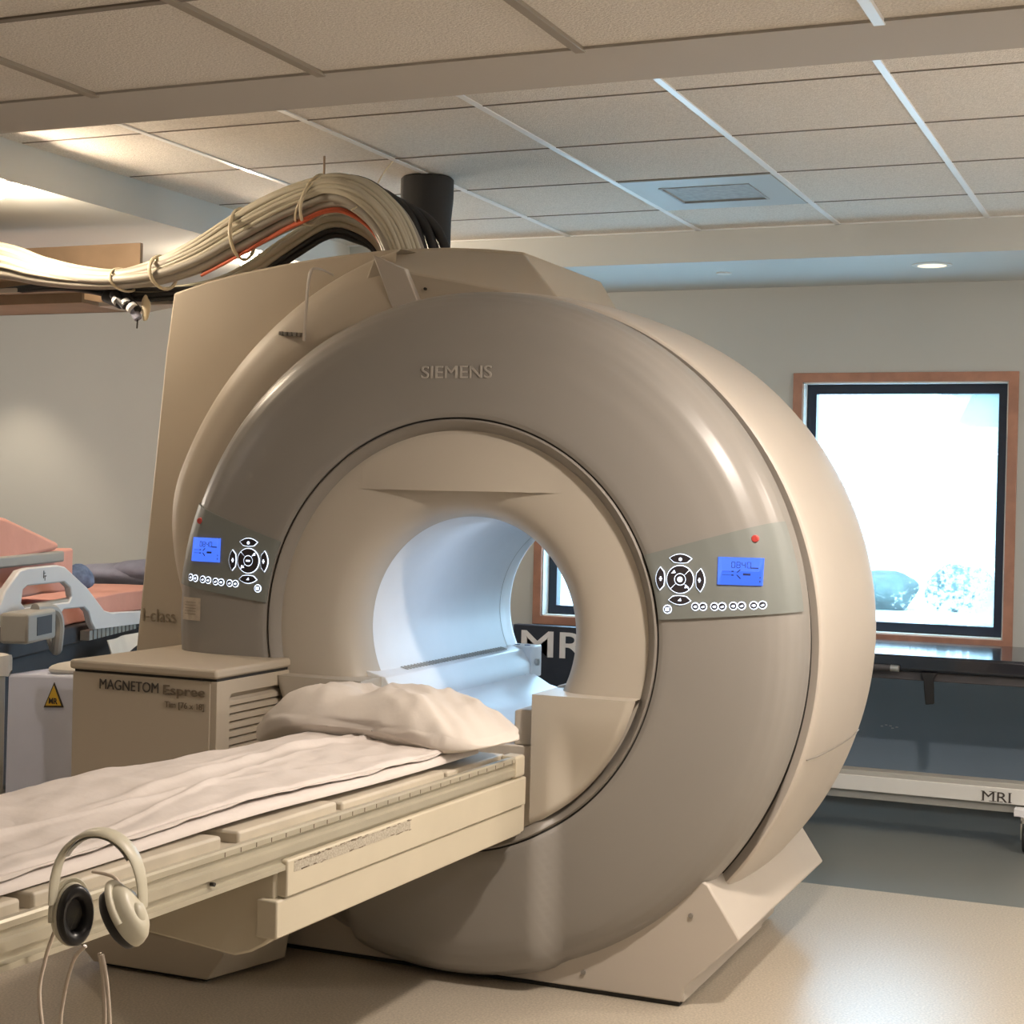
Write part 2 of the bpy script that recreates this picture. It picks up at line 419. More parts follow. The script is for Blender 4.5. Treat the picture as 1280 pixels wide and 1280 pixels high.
# dark seam + ring
bm = NB(); polar(bm, [(0.606, 4.20), (0.606, 4.164), (0.6185, 4.164), (0.6185, 4.20)], 0, 2*PI, 200, True)
child('cover_seam', bm, 'gap', scanner)
bm = NB(); polar(bm, [(0.575, 4.25), (0.577, 4.186), (0.585, 4.176), (0.600, 4.156), (0.607, 4.153), (0.6115, 4.158), (0.612, 4.25)], 0, 2*PI, 220, True)
child('bezel_ring', bm, 'ring', scanner, ang=40)
# funnel
def funnel(u, v):
    a = 2*PI*u
    P = [(0.580, 4.182), (0.565, 4.181), (0.53, 4.180), (0.49, 4.180), (0.45, 4.182), (0.42, 4.186), (0.395, 4.194), (0.372, 4.208), (0.354, 4.228), (0.341, 4.255), (0.334, 4.285), (0.332, 4.32)]
    j = int(round(v*(len(P)-1))); r, y = P[j]
    x = XC+r*math.cos(a); z = ZO+r*math.sin(a)
    # lens above the bore: proud upper lip ending in a horizontal crease
    if z > 1.404: y -= 0.024*(1-ss(0.12, 0.30, abs(x-XC)))*ss(1.56, 1.42, z) if z < 1.56 else 0
    return (x, y+off(x, z), z)
bm = NB()
PR = [(0.580, 4.182), (0.565, 4.181), (0.55, 4.1805), (0.53, 4.180), (0.51, 4.18), (0.49, 4.180), (0.47, 4.181), (0.45, 4.182), (0.435, 4.184), (0.42, 4.186), (0.405, 4.190), (0.395, 4.194), (0.384, 4.2), (0.372, 4.208), (0.363, 4.217), (0.354, 4.228), (0.347, 4.241), (0.341, 4.255), (0.337, 4.27), (0.334, 4.285), (0.332, 4.32)]
polar(bm, PR, 0, 2*PI, 220, True)
child('funnel_cover', bm, 'funnel', scanner, ang=40)
# proud lens lip over the bore
bm = NB()
zc0 = 1.406
def lens(u, v):
    x = XC+(u-0.5)*2*0.315; k = 1-((x-XC)/0.315)**2
    zt = ZO+math.sqrt(max(0, 0.570**2-(x-XC)**2))
    z = zc0+(zt-zc0)*v
    y = 4.1795-0.020*(k**1.3)*(1-v)**1.0
    return (x, y, z)
V = grid(bm, 50, 14, lens)
low = [V[i][0] for i in range(50)]
back = [bm.verts.new((v.co.x, 4.19, v.co.z+0.004)) for v in low]
for i in range(49): bm.faces.new((low[i], back[i], back[i+1], low[i+1]))
child('funnel_lip', bm, 'funnel', scanner, ang=40)
# bore tube
bm = NB()
def tubeb(u, v):
    a = 2*PI*u; P = [(0.3325, 4.30), (0.330, 4.34), (0.328, 4.4), (0.328, 4.8), (0.328, 5.10), (0.328, 5.255), (0.333, 5.26), (0.333, 5.35), (0.345, 5.39), (0.37, 5.43), (0.42, 5.46)]
    j = int(round(v*10)); r, y = P[j]
    return (XC+r*math.cos(a), y, ZO+r*math.sin(a))
grid(bm, 120, 11, tubeb, closeu=True)
tb_ = child('bore_tube', bm, 'bore', scanner)
bm = NB(); polar(bm, [(0.3275, 5.252), (0.3275, 5.256), (0.334, 5.256)], 0, 2*PI, 120, True, offs=False); sub('bore_seam', bm, 'greyplastic', tb_)
# rear funnel disc
bm = NB(); polar(bm, [(0.42, 5.46), (0.6, 5.47), (0.80, 5.45), (0.92, 5.37), (0.98, 5.28), (1.0, 5.2)], 0, 2*PI, 120, True, offs=False)
child('rear_cover', bm, 'cream', scanner, ang=50)
# outer ring (wide rear drum)
DR = [(0.980, 4.392), (0.996, 4.382), (1.006, 4.376), (1.013, 4.380), (1.019, 4.405), (1.027, 4.50), (1.034, 4.65), (1.037, 4.8), (1.036, 4.95), (1.030, 5.08), (1.018, 5.17), (1.0, 5.23), (0.96, 5.29), (0.9, 5.33)]
bm = NB(); polar(bm, dense(DR, 3), 0, 2*PI, 200, True, offs=False, cz=0.985)
drum = child('drum_cover', bm, 'cream', scanner, ang=50)
bm = NB(); polar(bm, [(0.978, 4.33), (0.978, 4.39), (1.0, 4.39)], 0, 2*PI, 160, True, offs=False, cz=0.99)
child('drum_seam', bm, 'gap', scanner)  # dark colour stands in for the shade in the groove
# seam lines on the right of the drum
bm = NB(); tube(bm, [(XC+lerp([(4.4, 1.02), (4.5, 1.0285), (4.65, 1.0355), (4.8, 1.0385), (4.95, 1.0375), (5.1, 1.03)], y)*math.cos(-0.30), y, 0.985+lerp([(4.4, 1.02), (4.5, 1.0285), (4.65, 1.0355), (4.8, 1.0385), (4.95, 1.0375), (5.1, 1.03)], y)*math.sin(-0.30)) for y in (4.4, 4.5, 4.65, 4.8, 4.95, 5.1)], 0.0022, 6)
sub('panel_seam', bm, 'ring', drum)
# left shroud behind the front cover
SH = [(0.95, 4.40), (1.00, 4.40), (1.06, 4.41), (1.12, 4.43), (1.155, 4.455), (1.17, 4.49), (1.175, 4.55), (1.175, 4.72)]
def shr(u, v):
    P = dense(SH, 3); r, y = P[int(round(v*(len(P)-1)))]; a = math.radians(105+105*u)
    r = 0.95+(r-0.95)*(1.09-0.80*ss(math.radians(158), math.radians(192), a))
    return (-1.995+r*math.cos(a), y, 1.01+r*math.sin(a))
bm = NB(); grid(bm, 90, 22, shr)
shroud = child('side_shroud', bm, 'housing', scanner, ang=50)
# small vent slots + clear strip on the shroud
bm = NB()
for i in range(6): box(bm, -2.685+0.017*i, -2.674+0.017*i, 4.402, 4.43, 1.888-0.0012*i, 1.900-0.0012*i)
sub('vent_slots', bm, 'ring', shroud)
bm = NB(); tube(bm, smoothpath([(-2.50, 4.415, 2.075), (-2.53, 4.37, 2.09), (-2.552, 4.36, 2.07), (-2.575, 4.38, 1.95), (-2.588, 4.395, 1.868)], 4), 0.006, 6, ell=(1.2, .4))
sub('support_strip', bm, 'cream', shroud)
# housing
HP = [(-3.43, 0.02), (-3.424, 0.83), (-3.324, 1.871), (-3.296, 2.077), (-3.16, 2.112), (-3.026, 2.138), (-2.87, 2.160), (-2.713, 2.178), (-2.56, 2.190), (-2.413, 2.196), (-2.239, 2.194), (-2.10, 2.184), (-1.973, 2.169), (-1.86, 1.99), (-1.60, 1.85), (-1.08, 1.3), (-1.08, 0.5), (-1.4, 0.12), (-2.2, 0.02)]
bm = NB(); prism_holes(bm, [HP, [(XC+0.80*math.cos(2*PI*i/72), ZO-0.0+0.80*math.sin(2*PI*i/72)) for i in range(72)]], 4.70, 5.42)
housing = child('magnet_housing', bm, 'housing', scanner, bevel=0.008, ang=25)
subtext('model_text', 'I-class', 'ink3', housing, (-3.395, 4.698, 0.925), (1, 0, 0), (0, 0, 1), 0.135, 0.045)
# hood between the cover and housing
bm = NB()
fr = [(-2.46, 4.44, 1.90), (-2.361, 4.42, 2.125), (-2.235, 4.42, 2.076), (-1.74, 4.42, 1.978), (-1.62, 4.42, 1.90)]
bk = [(-2.50, 4.71, 1.90), (-2.40, 4.71, 2.19), (-2.239, 4.71, 2.19), (-1.975, 4.71, 2.165), (-1.80, 4.71, 1.92)]
A = [bm.verts.new(p) for p in fr]; B = [bm.verts.new(p) for p in bk]
bm.faces.new(A); bm.faces.new(B[::-1])
for i in range(5): bm.faces.new((A[i], B[i], B[(i+1) % 5], A[(i+1) % 5]))
hood = child('top_hood', bm, 'housing', scanner, bevel=0.006, ang=20)
bm = NB(); prism(bm, [(-2.352, 2.130), (-2.240, 2.084), (-2.192, 1.985), (-2.275, 1.95)], 4.395, 4.425)
sub('hood_plate', bm, 'cream', hood, bevel=0.004)
bm = NB(); cyl(bm, (-2.178, 4.42, 2.022), (-2.178, 4.412, 2.022), 0.0045, seg=10)
sub('screw', bm, 'gap', hood)
# lower funnel blocks either side of the table
def arcpts(a0, a1, n, r=0.583): return [(XC+r*math.cos(a0+(a1-a0)*i/n), ZO+r*math.sin(a0+(a1-a0)*i/n)) for i in range(n+1)]
aR0 = math.asin((0.848-ZO)/0.583)
aR1 = -math.acos((-1.672-XC)/0.583)
def blockmesh(sgn):
    pts = arcpts(aR0, aR1, 60); top = (-1.672, 0.848)
    poly = [top]+pts
    bm = NB()
    # fan grid from inner edge to arc
    P = []
    n = len(pts)
    rows = 26
    V = []
    for i in range(n):
        ax, az = pts[i]
        row = []
        for k in range(rows+1):
            t = 1-(1-k/rows)**1.6
            x = -1.672+(ax+1.672)*t; z = az+(0 if False else 0)
            r_ = math.hypot(x-XC, z-ZO)
            y = 4.112+0.035*(1-math.sqrt(max(0, 1-(max(0, r_-0.563)/0.0215)**2))) if r_ > 0.563 else 4.112
            y += 0.030*ss(0.048, 0.115, x+1.672)*(1-ss(0.60, 0.80, z))
            row.append(bm.verts.new(((x-XC)*sgn+XC, y+0.0, z)))
        V.append(row)
    for i in range(n-1):
        for k in range(rows):
            try: bm.faces.new((V[i][k], V[i][k+1], V[i+1][k+1], V[i+1][k]))
            except ValueError: pass
    # top face and inner side
    tb = [bm.verts.new((v.co.x, 4.30, v.co.z)) for v in V[0]]
    for k in range(rows): bm.faces.new((V[0][k], V[0][k+1], tb[k+1], tb[k]))
    ib = [tb[0]]+[bm.verts.new((V[i][0].co.x, 4.40, V[i][0].co.z)) for i in range(1, n)]
    for i in range(n-1): bm.faces.new((V[i][0], V[i+1][0], ib[i+1], ib[i]))
    bmesh.ops.remove_doubles(bm, verts=bm.verts[:], dist=1e-5)
    return bm
child('lower_cover', blockmesh(1), 'funnel', scanner, ang=44)
child('lower_cover', blockmesh(-1), 'funnel', scanner, ang=38)
bm = NB(); box(bm, -2.208, -1.672, 4.13, 4.30, 0.46, 0.70); child('table_dock', bm, 'cream', scanner, bevel=0.004)
bm = NB(); prism(bm, [(-1.735, 0.70), (-1.735, 0.795), (-1.72, 0.80), (-1.672, 0.80), (-1.672, 0.70)], 4.14, 4.26)
child('dock_corner', bm, 'cream', scanner, bevel=0.004)
# control panels
def panel(corners, mirror):
    """corners in (x,z): top-inner, top-outer, bottom-outer, bottom-inner"""
    bm = NB(); d = 0.006
    ti, to, bo, bi = [Vector(c) for c in corners]
    N1, N2 = 40, 10
    def ANG(p):
        a = math.atan2(p.y-ZO, p.x-XC); return a+2*PI if (mirror == 'L' and a < 0) else a
    RO = 1.035
    def P(u, v, dd):
        ai, bi_ = ANG(ti), ANG(bi); ao, bo_ = ANG(to), ANG(bo)
        an = bi_+(ai-bi_)*v; p0 = Vector((XC+0.6205*math.cos(an), ZO+0.6205*math.sin(an)))
        an = bo_+(ao-bo_)*v; p1 = Vector((XC+RO*math.cos(an), ZO+RO*math.sin(an)))
        x, z = p0.lerp(p1, u)
        r = math.hypot(x-XC, z-ZO)
        if r > 0.90:
            # continue round the rim instead of straight outwards
            s = (r-0.90); sl = PRIM(s); rr, y = sl
            x = XC+(x-XC)*rr/r; z = ZO+(z-ZO)*rr/r
            nr = RIMN(s)
            return (x+(x-XC)/rr*dd*nr[0], y-dd*nr[1], z+(z-ZO)/rr*dd*nr[0])
        return (x, surf(x, z)-dd, z)
    # arc-length walk over the profile from r=0.90
    walk = []; s = 0; pr = 0.90; py = lerp(PROF, 0.90)
    walk.append((0, pr, py))
    seq = [(r, y) for r, y in dense(PROF, 4) if r > 0.90]
    for r, y in seq:
        s += math.hypot(r-pr, y-py); walk.append((s, r, y)); pr, py = r, y
    def PRIM(s):
        for (a, r0, y0), (b, r1, y1) in zip(walk, walk[1:]):
            if s <= b: t = (s-a)/(b-a); return (r0+(r1-r0)*t, y0+(y1-y0)*t)
        return walk[-1][1:]
    def RIMN(s):
        a = PRIM(max(0, s-0.01)); b = PRIM(s+0.01); dr, dy = b[0]-a[0], b[1]-a[1]; L = math.hypot(dr, dy) or 1
        return (dy/L, dr/L)
    T = [[bm.verts.new(P(i/N1, j/N2, d)) for j in range(N2+1)] for i in range(N1+1)]
    B = [[bm.verts.new(P(i/N1, j/N2, -0.004)) for j in range(N2+1)] for i in range(N1+1)]
    for i in range(N1):
        for j in range(N2): bm.faces.new((T[i][j], T[i+1][j], T[i+1][j+1], T[i][j+1]))
    for i in range(N1):
        for j in (0, N2): bm.faces.new((T[i][j], T[i+1][j], B[i+1][j], B[i][j]))
    for j in range(N2):
        for i in (0, N1): bm.faces.new((T[i][j], T[i][j+1], B[i][j+1], B[i][j]))
    return bm
def circ(bm, cx, cz, r, y0, y1, seg=20, mi=0, sx=1.0): prism(bm, [(cx+r*sx*math.cos(2*PI*i/seg), cz+r*math.sin(2*PI*i/seg)) for i in range(seg)], y0, y1, mi=mi)
def sector(bm, cx, cz, r0, r1, a0, a1, y0, y1, mi=0, n=8):
    pts = [(cx+r1*math.cos(a0+(a1-a0)*i/n), cz+r1*math.sin(a0+(a1-a0)*i/n)) for i in range(n+1)]
    pts += [(cx+r0*math.cos(a1+(a0-a1)*i/n), cz+r0*math.sin(a1+(a0-a1)*i/n)) for i in range(n+1)]
    prism(bm, pts, y0, y1, mi=mi)
def lensk(bm, cx, cz, ang, L, y0, y1, grow, mi):
    """eye-shaped key: outer arc, flatter inner edge; ang = direction from the pad centre"""
    ca, sa = math.cos(ang), math.sin(ang)
    pts = []
    W, H = 0.030+grow, 0.012+grow*0.9
    for i in range(9):
        t = -1+2*i/8; pts.append((t*W, (1-t*t)*H*0.9+0.001))
    for i in range(9):
        t = 1-2*i/8; pts.append((t*W*0.62, -H*0.75-0.002*(1-t*t)))
    P = [(cx+ca*(L+q)-sa*p, cz+sa*(L+q)+ca*p) for p, q in pts]
    prism(bm, P, y0, y1, mi=mi)
def conf(bm, cx, cz):
    c0 = surf(cx, cz)
    for v in bm.verts: v.co.y += surf(v.co.x, v.co.z)-c0
def controls(root, corners, side):
    sgn = 1 if side == 'R' else -1
    X = lambda x: XC+sgn*(x-XC)
    pn = child('control_panel', panel([(X(a), b) for a, b in corners], side), 'panel', root, ang=40)
    pn['label'] = 'grey control panel with lit keys, %s of the bore' % ('right' if sgn > 0 else 'left')
    def yy(x, z): return surf(X(x), z)-0.006
    def lay(a): return -0.0014*a
    # display
    dx0, dx1, dz0, dz1 = (-1.160, -1.043, 1.173, 1.246)
    yd = 4.163-0.0065; ydd = lerp(PROF, .87)
    slope = 0
    xd = X((dx0+dx1)/2); yB = surf(xd, 1.21)-0.006
    bm = NB()
    xs_ = [min(X(dx0), X(dx1))+(dx1-dx0)*i/10 for i in range(11)]
    for i in range(10): box(bm, xs_[i], xs_[i+1], yB-0.004, yB+0.004, dz0, dz1)
    bmesh.ops.remove_doubles(bm, verts=bm.verts[:], dist=1e-6)
    conf(bm, xd, 1.21); sub('display', bm, 'lcd', pn)
    xa = min(X(dx0), X(dx1)); yt = yB-0.0042
    bm = NB()
    w = dx1-dx0
    for k, zz in enumerate((1.2085, 1.1985)):
        box(bm, xa+0.012, xa+w*0.30, yt-0.0006, yt, zz, zz+0.0009); box(bm, xa+w*0.31, xa+w*0.36, yt-0.0006, yt, zz-0.001, zz+0.002)
    prism(bm, [(xa+w*0.42, 1.206), (xa+w*0.45, 1.206), (xa+w*0.52, 1.214), (xa+w*0.49, 1.214)], yt-0.0006, yt)
    prism(bm, [(xa+w*0.42, 1.200), (xa+w*0.45, 1.200), (xa+w*0.53, 1.190), (xa+w*0.50, 1.190)], yt-0.0006, yt)
    box(bm, xa+w*0.57, xa+w*0.73, yt-0.0006, yt, 1.199, 1.2045)
    box(bm, xa+w*0.93, xa+w*0.95, yt-0.0006, yt, 1.181, 1.186); box(bm, xa+w*0.93, xa+w*0.95, yt-0.0006, yt, 1.192, 1.196)
    box(bm, xa+w*0.73, xa+w*0.90, yt-0.0006, yt, 1.2175, 1.2205)
    conf(bm, xd, 1.21); sub('display_marks', bm, 'lcd_ink', pn)['kind'] = 'stuff'
    # seven segment digits 0840
    bm = NB()
    seg = {'0': 'abcdef', '8': 'abcdefg', '4': 'fgbc'}
    def dig(ch, x, z, ww, hh, t=0.0013):
        S = {'a': (0, 1, 1, 1), 'g': (0, .5, 1, .5), 'd': (0, 0, 1, 0), 'f': (0, .5, 0, 1), 'b': (1, .5, 1, 1), 'e': (0, 0, 0, .5), 'c': (1, 0, 1, .5)}
        for s_ in seg[ch]:
            a, b, c, d = S[s_]; x0_, x1_, z0_, z1_ = x+a*ww, x+c*ww, z+b*hh, z+d*hh
            g = 0.0004
            if x0_ == x1_: box(bm, x0_-t/2, x1_+t/2, yt-0.0006, yt, z0_+g, z1_-g)
            else: box(bm, x0_+g, x1_-g, yt-0.0006, yt, z0_-t/2, z1_+t/2)
    for i, ch in enumerate('0840'): dig(ch, xa+w*0.31+i*w*0.115, 1.219, w*0.075, 0.015)
    conf(bm, xd, 1.21); sub('display_digits', bm, 'lcd_ink', pn)
    # pad
    cx, cz = X(-1.263), 1.182; yb = surf(cx, cz)-0.0062
    bm = NB(); circ(bm, cx, cz, 0.0385, yb-0.0012, yb+0.002, 32); 
    g1_ = sub('key_glow', bm, 'glow', pn)
    bm = NB()
    gaps = [math.radians(a) for a in ((45, 225, 135 if sgn > 0 else 315))]
    cuts = sorted([math.radians(45), math.radians(225)]+[math.radians(135 if sgn < 0 else 315)])
    for i, a in enumerate(cuts):
        b = cuts[(i+1) % 3]; b = b if b > a else b+2*PI
        sector(bm, cx, cz, 0.0165, 0.0365, a+0.03, b-0.03, yb-0.003, yb, 0, 16)
    circ(bm, cx, cz, 0.0145, yb-0.003, yb, 20)
    sub('direction_pad', bm, 'key', pn)
    bm = NB()
    if sgn > 0: circ(bm, cx, cz, 0.0075, yb-0.0036, yb-0.0028, 14)
    else: box(bm, cx-0.007, cx+0.007, yb-0.0036, yb-0.0028, cz-0.0025, cz+0.0025)
    for s_ in (1, -1):
        ang = math.radians(135 if sgn > 0 else 45)+(0 if s_ > 0 else PI)
        px, pz = cx+0.027*math.cos(ang), cz+0.027*math.sin(ang)
        prism(bm, [(px-0.006, pz-0.004), (px+0.007, pz-0.002), (px+0.003*s_, pz+0.006)], yb-0.0036, yb-0.0028)
    sub('key_symbol', bm, 'glow', pn)
    for q in range(4):
        ang = q*PI/2
        bm = NB(); lensk(bm, cx, cz, ang, 0.0555, yb-0.001, yb+0.002, 0.0022, 0); sub('key_glow', bm, 'glow', pn)
        bm = NB(); lensk(bm, cx, cz, ang, 0.0555, yb-0.003, yb, 0, 0)
        px, pz = cx+0.054*math.cos(ang), cz+0.054*math.sin(ang)
        k = sub('arrow_key', bm, ['key', 'glow'], pn)
        bm = NB()
        if q == 1: circ(bm, px, pz, 0.0048, yb-0.0036, yb-0.0028, 10)
        elif q == 3: prism(bm, [(px-0.005, pz-0.004), (px+0.005, pz-0.004), (px+0.003, pz+0.004), (px, pz+0.001)], yb-0.0036, yb-0.0028)
        else: prism(bm, [(px-0.002, pz-0.006), (px+0.002, pz-0.006), (px+0.002, pz-0.002), (px+0.005, pz), (px+0.002, pz+0.002), (px+0.002, pz+0.006), (px-0.002, pz+0.006), (px-0.002, pz+0.002), (px-0.005, pz), (px-0.002, pz-0.002)], yb-0.0036, yb-0.0028)
        sub('key_symbol', bm, 'glow', pn)
    # row of eight round keys in pairs
    row = [(-1.219, 1.111), (-1.198, 1.1118), (-1.167, 1.1133), (-1.146, 1.1145), (-1.117, 1.117), (-1.095, 1.1185), (-1.064, 1.1205), (-1.042, 1.1225)]
    for i in range(0, 8, 2):
        (ax, az), (bx_, bz) = row[i], row[i+1]
        xm = X((ax+bx_)/2); yk = surf(xm, az)-0.0062
        bm = NB(); circ(bm, X(ax), az, 0.0112, yk-0.001, yk+0.002, 18); circ(bm, X(bx_), bz, 0.0112, yk-0.0011, yk+0.002, 18)
        conf(bm, xm, az); sub('key_glow', bm, 'glow', pn)
        for (px, pz) in (row[i], row[i+1]):
            bm = NB(); circ(bm, X(px), pz, 0.0088, yk-0.003, yk, 16); conf(bm, xm, az); sub('round_key', bm, 'key', pn)
            bm = NB(); s_ = 1 if px == ax else -1
            prism(bm, [(X(px)-0.005, pz-0.001), (X(px)+0.001*s_, pz-0.004), (X(px)+0.005, pz-0.0015), (X(px)+0.004, pz+0.003), (X(px)-0.002*s_, pz+0.0025)], yk-0.0036, yk-0.0028)
            conf(bm, xm, az); sub('key_symbol', bm, 'glow', pn)
    # square-symbol key
    px, pz = X(-1.297), 1.100; yk = surf(px, pz)-0.0062
    bm = NB(); circ(bm, px, pz, 0.0122, yk-0.001, yk+0.002, 20); sub('key_glow', bm, 'glow', pn)
    bm = NB(); circ(bm, px, pz, 0.0095, yk-0.003, yk, 18); sub('round_key', bm, 'key', pn)
    bm = NB(); box(bm, px-0.0052, px+0.0052, yk-0.0036, yk-0.0028, pz-0.0048, pz+0.0052); sub('key_symbol', bm, 'glow', pn)
    # red stop button
    px, pz = X(-1.068), 1.297; yk = surf(px, pz)-0.006
    bm = NB(); cyl(bm, (px, yk+0.004, pz), (px, yk-0.007, pz), 0.0105, 0.0095, 20); sub('stop_button', bm, 'red', pn, bevel=0.002)
controls(scanner, [(-1.369, 1.243), (-0.985, 1.353), (-0.925, 1.107), (-1.326, 1.069)], 'R')
controls(scanner, [(-1.369, 1.243), (-0.985, 1.365), (-0.925, 1.107), (-1.300, 1.060)], 'L')
# sticker below left panel
yk = surf(-2.85, 1.02)
bm = NB()
def stk(u, v):
    x = -2.880+0.085*u; z = 0.99+0.07*v; return (x, surf(x, z)-0.002, z)
grid(bm, 8, 8, stk); child('paper_label', bm, 'paper', scanner)
bm = NB()
for i in range(5):
    for k in range(6): box(bm, -2.868+0.009*k, -2.859+0.009*k, yk-0.0035, yk-0.001, 1.045-0.009*i, 1.0458-0.009*i)
conf(bm, -2.85, 1.02)
child('label_print', bm, 'ink2', scanner)
ctext('maker_name', 'SIEMENS', 'logo', scanner, (-2.053, 4.154, 1.727), (1, 0, 0), (0, 0, 1), 0.221, 0.036, depth=0.006)
# bore bed: ledges and trough inside the tube
bm = NB()
prism(bm, [(-2.262, 0.865), (-2.195, 0.848), (-2.165, 0.800), (-2.165, 0.735), (-2.20, 0.70), (-2.27, 0.72)], 4.24, 5.30)
ledge = child('bore_ledge', bm, 'bore', scanner, bevel=0.003)
bm = NB()
for i in range(36): 
    y = 4.42+0.022*i
    prism(bm, [(-2.236, 0.8602), (-2.212, 0.854), (-2.212, 0.856), (-2.236, 0.8622)], y, y+0.009)
sub('ledge_holes', bm, 'greyplastic', ledge)
bm = NB(); prism(bm, [(-1.62, 0.865), (-1.685, 0.848), (-1.715, 0.800), (-1.715, 0.735), (-1.68, 0.70), (-1.61, 0.72)], 4.34, 5.30)
child('bore_ledge', bm, 'bore', scanner, bevel=0.003)
bm = NB()
prism(bm, [(-2.18, 0.77), (-2.10, 0.725), (-2.02, 0.705), (-1.86, 0.705), (-1.78, 0.725), (-1.70, 0.77), (-1.70, 0.69), (-2.18, 0.69)], 4.24, 5.33)
child('bore_trough', bm, 'bore', scanner)
bm = NB(); box(bm, -2.27, -2.16, 5.30, 5.40, 0.745, 0.858); eb = child('ledge_end_block', bm, 'bore', scanner, bevel=0.006)
bm = NB()
for i in range(2): cyl(bm, (-2.235+0.04*i, 5.345, 0.857), (-2.235+0.04*i, 5.345, 0.8595), 0.011, seg=14)
sub('socket', bm, 'bluecloth', eb)
bm = NB(); cyl(bm, (-2.158, 5.34, 0.80), (-2.148, 5.34, 0.80), 0.012, seg=14); sub('hook', bm, 'steel', eb)
# base: skirt and flared feet
bm = NB(); box(bm, -2.62, -1.256, 4.25, 5.12, 0.012, 0.10); child('base_plinth', bm, 'cream', scanner, bevel=0.004)
bm = NB(); prism(bm, [(-2.62, 0.014), (-1.262, 0.014), (-1.254, 0.056), (-1.100, 0.208), (-1.193, 0.347), (-1.30, 0.40), (-1.75, 0.55), (-2.62, 0.55)], 4.238, 5.30)
foot = child('base_foot', bm, 'cream', scanner, bevel=0.005)
for (px, pz) in ((-1.238, 0.258), (-1.547, 0.060)):
    bm = NB(); cyl(bm, (px, 4.24, pz), (px, 4.232, pz), 0.007, seg=12); sub('bolt', bm, 'ring', foot)
bm = NB(); box(bm, -2.60, -1.27, 4.25, 5.10, 0.0, 0.015); child('base_shadow_gap', bm, 'gap', scanner)  # black strip stands in for the shadow line under the base
# electronics cabinet at front left
bm = NB(); prism(bm, [(-2.985, 0.858), (-2.511, 0.858), (-2.511, 0.13), (-2.985, 0.13)], 3.795, 4.34)
cab = child('side_cabinet', bm, 'housing', scanner, bevel=0.004)
def loft(bm, polys):
    R = [[bm.verts.new(p) for p in q] for q in polys]
    bm.faces.new(R[0]); bm.faces.new(R[-1][::-1]); n = len(R[0])
    for a, b in zip(R, R[1:]):
        for i in range(n): bm.faces.new((a[i], a[(i+1) % n], b[(i+1) % n], b[i]))
bm = NB(); loft(bm, [[(-2.987, 3.79, .30), (-2.489, 3.79, .30), (-2.489, 4.335, .30), (-2.987, 4.335, .30)], [(-2.987, 3.79, .115), (-2.460, 3.81, .095), (-2.43, 4.12, .105), (-2.987, 4.335, .115)], [(-2.91, 3.82, .014), (-2.522, 3.82, .014), (-2.44, 4.11, .014), (-2.91, 4.33, .014)]])
sub('cabinet_base', bm, 'housing', cab, bevel=0.004)
bm = NB(); box(bm, -2.89, -2.54, 3.85, 4.3, 0.0, 0.015); sub('cabinet_shadow_gap', bm, 'gap', cab)  # black block painted for the shadow gap below the cabinet
bm = NB(); box(bm, -2.99, -2.486, 3.785, 4.345, 0.866, 0.893); sub('cabinet_lid', bm, 'housing', cab, bevel=0.008)
bm = NB(); box(bm, -2.98, -2.495, 3.80, 4.335, 0.857, 0.867); sub('lid_gap', bm, 'gap', cab)
bm = NB(); prism_holes(bm, [[(3.796, 0.29), (4.34, 0.29), (4.34, 0.858), (3.796, 0.858)], [(3.862, 0.60), (4.175, 0.60), (4.175, 0.81), (4.165, 0.818), (3.872, 0.818), (3.862, 0.81)]], -2.512, -2.490, axis='x')
sub('louvre_frame', bm, 'housing', cab, bevel=0.002)
for i in range(9):
    z = 0.605+0.0225*i; bm = NB(); prism(bm, [(-2.509, z+0.004), (-2.493, z), (-2.493, z+0.013), (-2.509, z+0.019)], 3.864, 4.173)
    sub('louvre_slat', bm, 'housing', cab)
bm = NB()
bm.free()
subtext('model_text', 'MAGNETOM', 'ink', cab, (-2.887, 3.7935, 0.814), (1, 0, 0), (0, 0, 1), 0.203, 0.029)
subtext('model_text', 'Espree', 'ink2', cab, (-2.668, 3.7935, 0.804), (1, 0, 0), (0, 0, 1), 0.140, 0.036, bold=0.012)
subtext('model_text', 'Tim [76 x 18]', 'ink2', cab, (-2.662, 3.7935, 0.772), (1, 0, 0), (0, 0, 1), 0.132, 0.022)

# ------------------------------------------------------------------ patient table (slightly inclined like the photo shows)
TB = (XC, 3.30, 0.71)
TILT = -0.0185
table = thing('patient_table', 'long cream patient table of the scanner, reaching out of the bore to lower left', 'patient table', TB, rotx=TILT)
def T(bm):  # local coords: x - XC, y - 3.3, z relative to rail top
    for v in bm.verts: v.co = Vector((v.co.x-XC, v.co.y-3.3, v.co.z))
    return bm
def tchild(name, bm, m, **k): return obj(name, T(bm), m, table, **k)
Y0, Y1 = 1.35, 4.0
RP = [(-1.652, 0.0), (-1.649, -0.004), (-1.649, -0.014), (-1.656, -0.018), (-1.656, -0.030), (-1.650, -0.034), (-1.650, -0.050), (-1.660, -0.052), (-1.660, -0.066), (-1.650, -0.070), (-1.650, -0.080), (-1.69, -0.080), (-1.69, -0.012), (-1.672, -0.008), (-1.664, 0.0)]
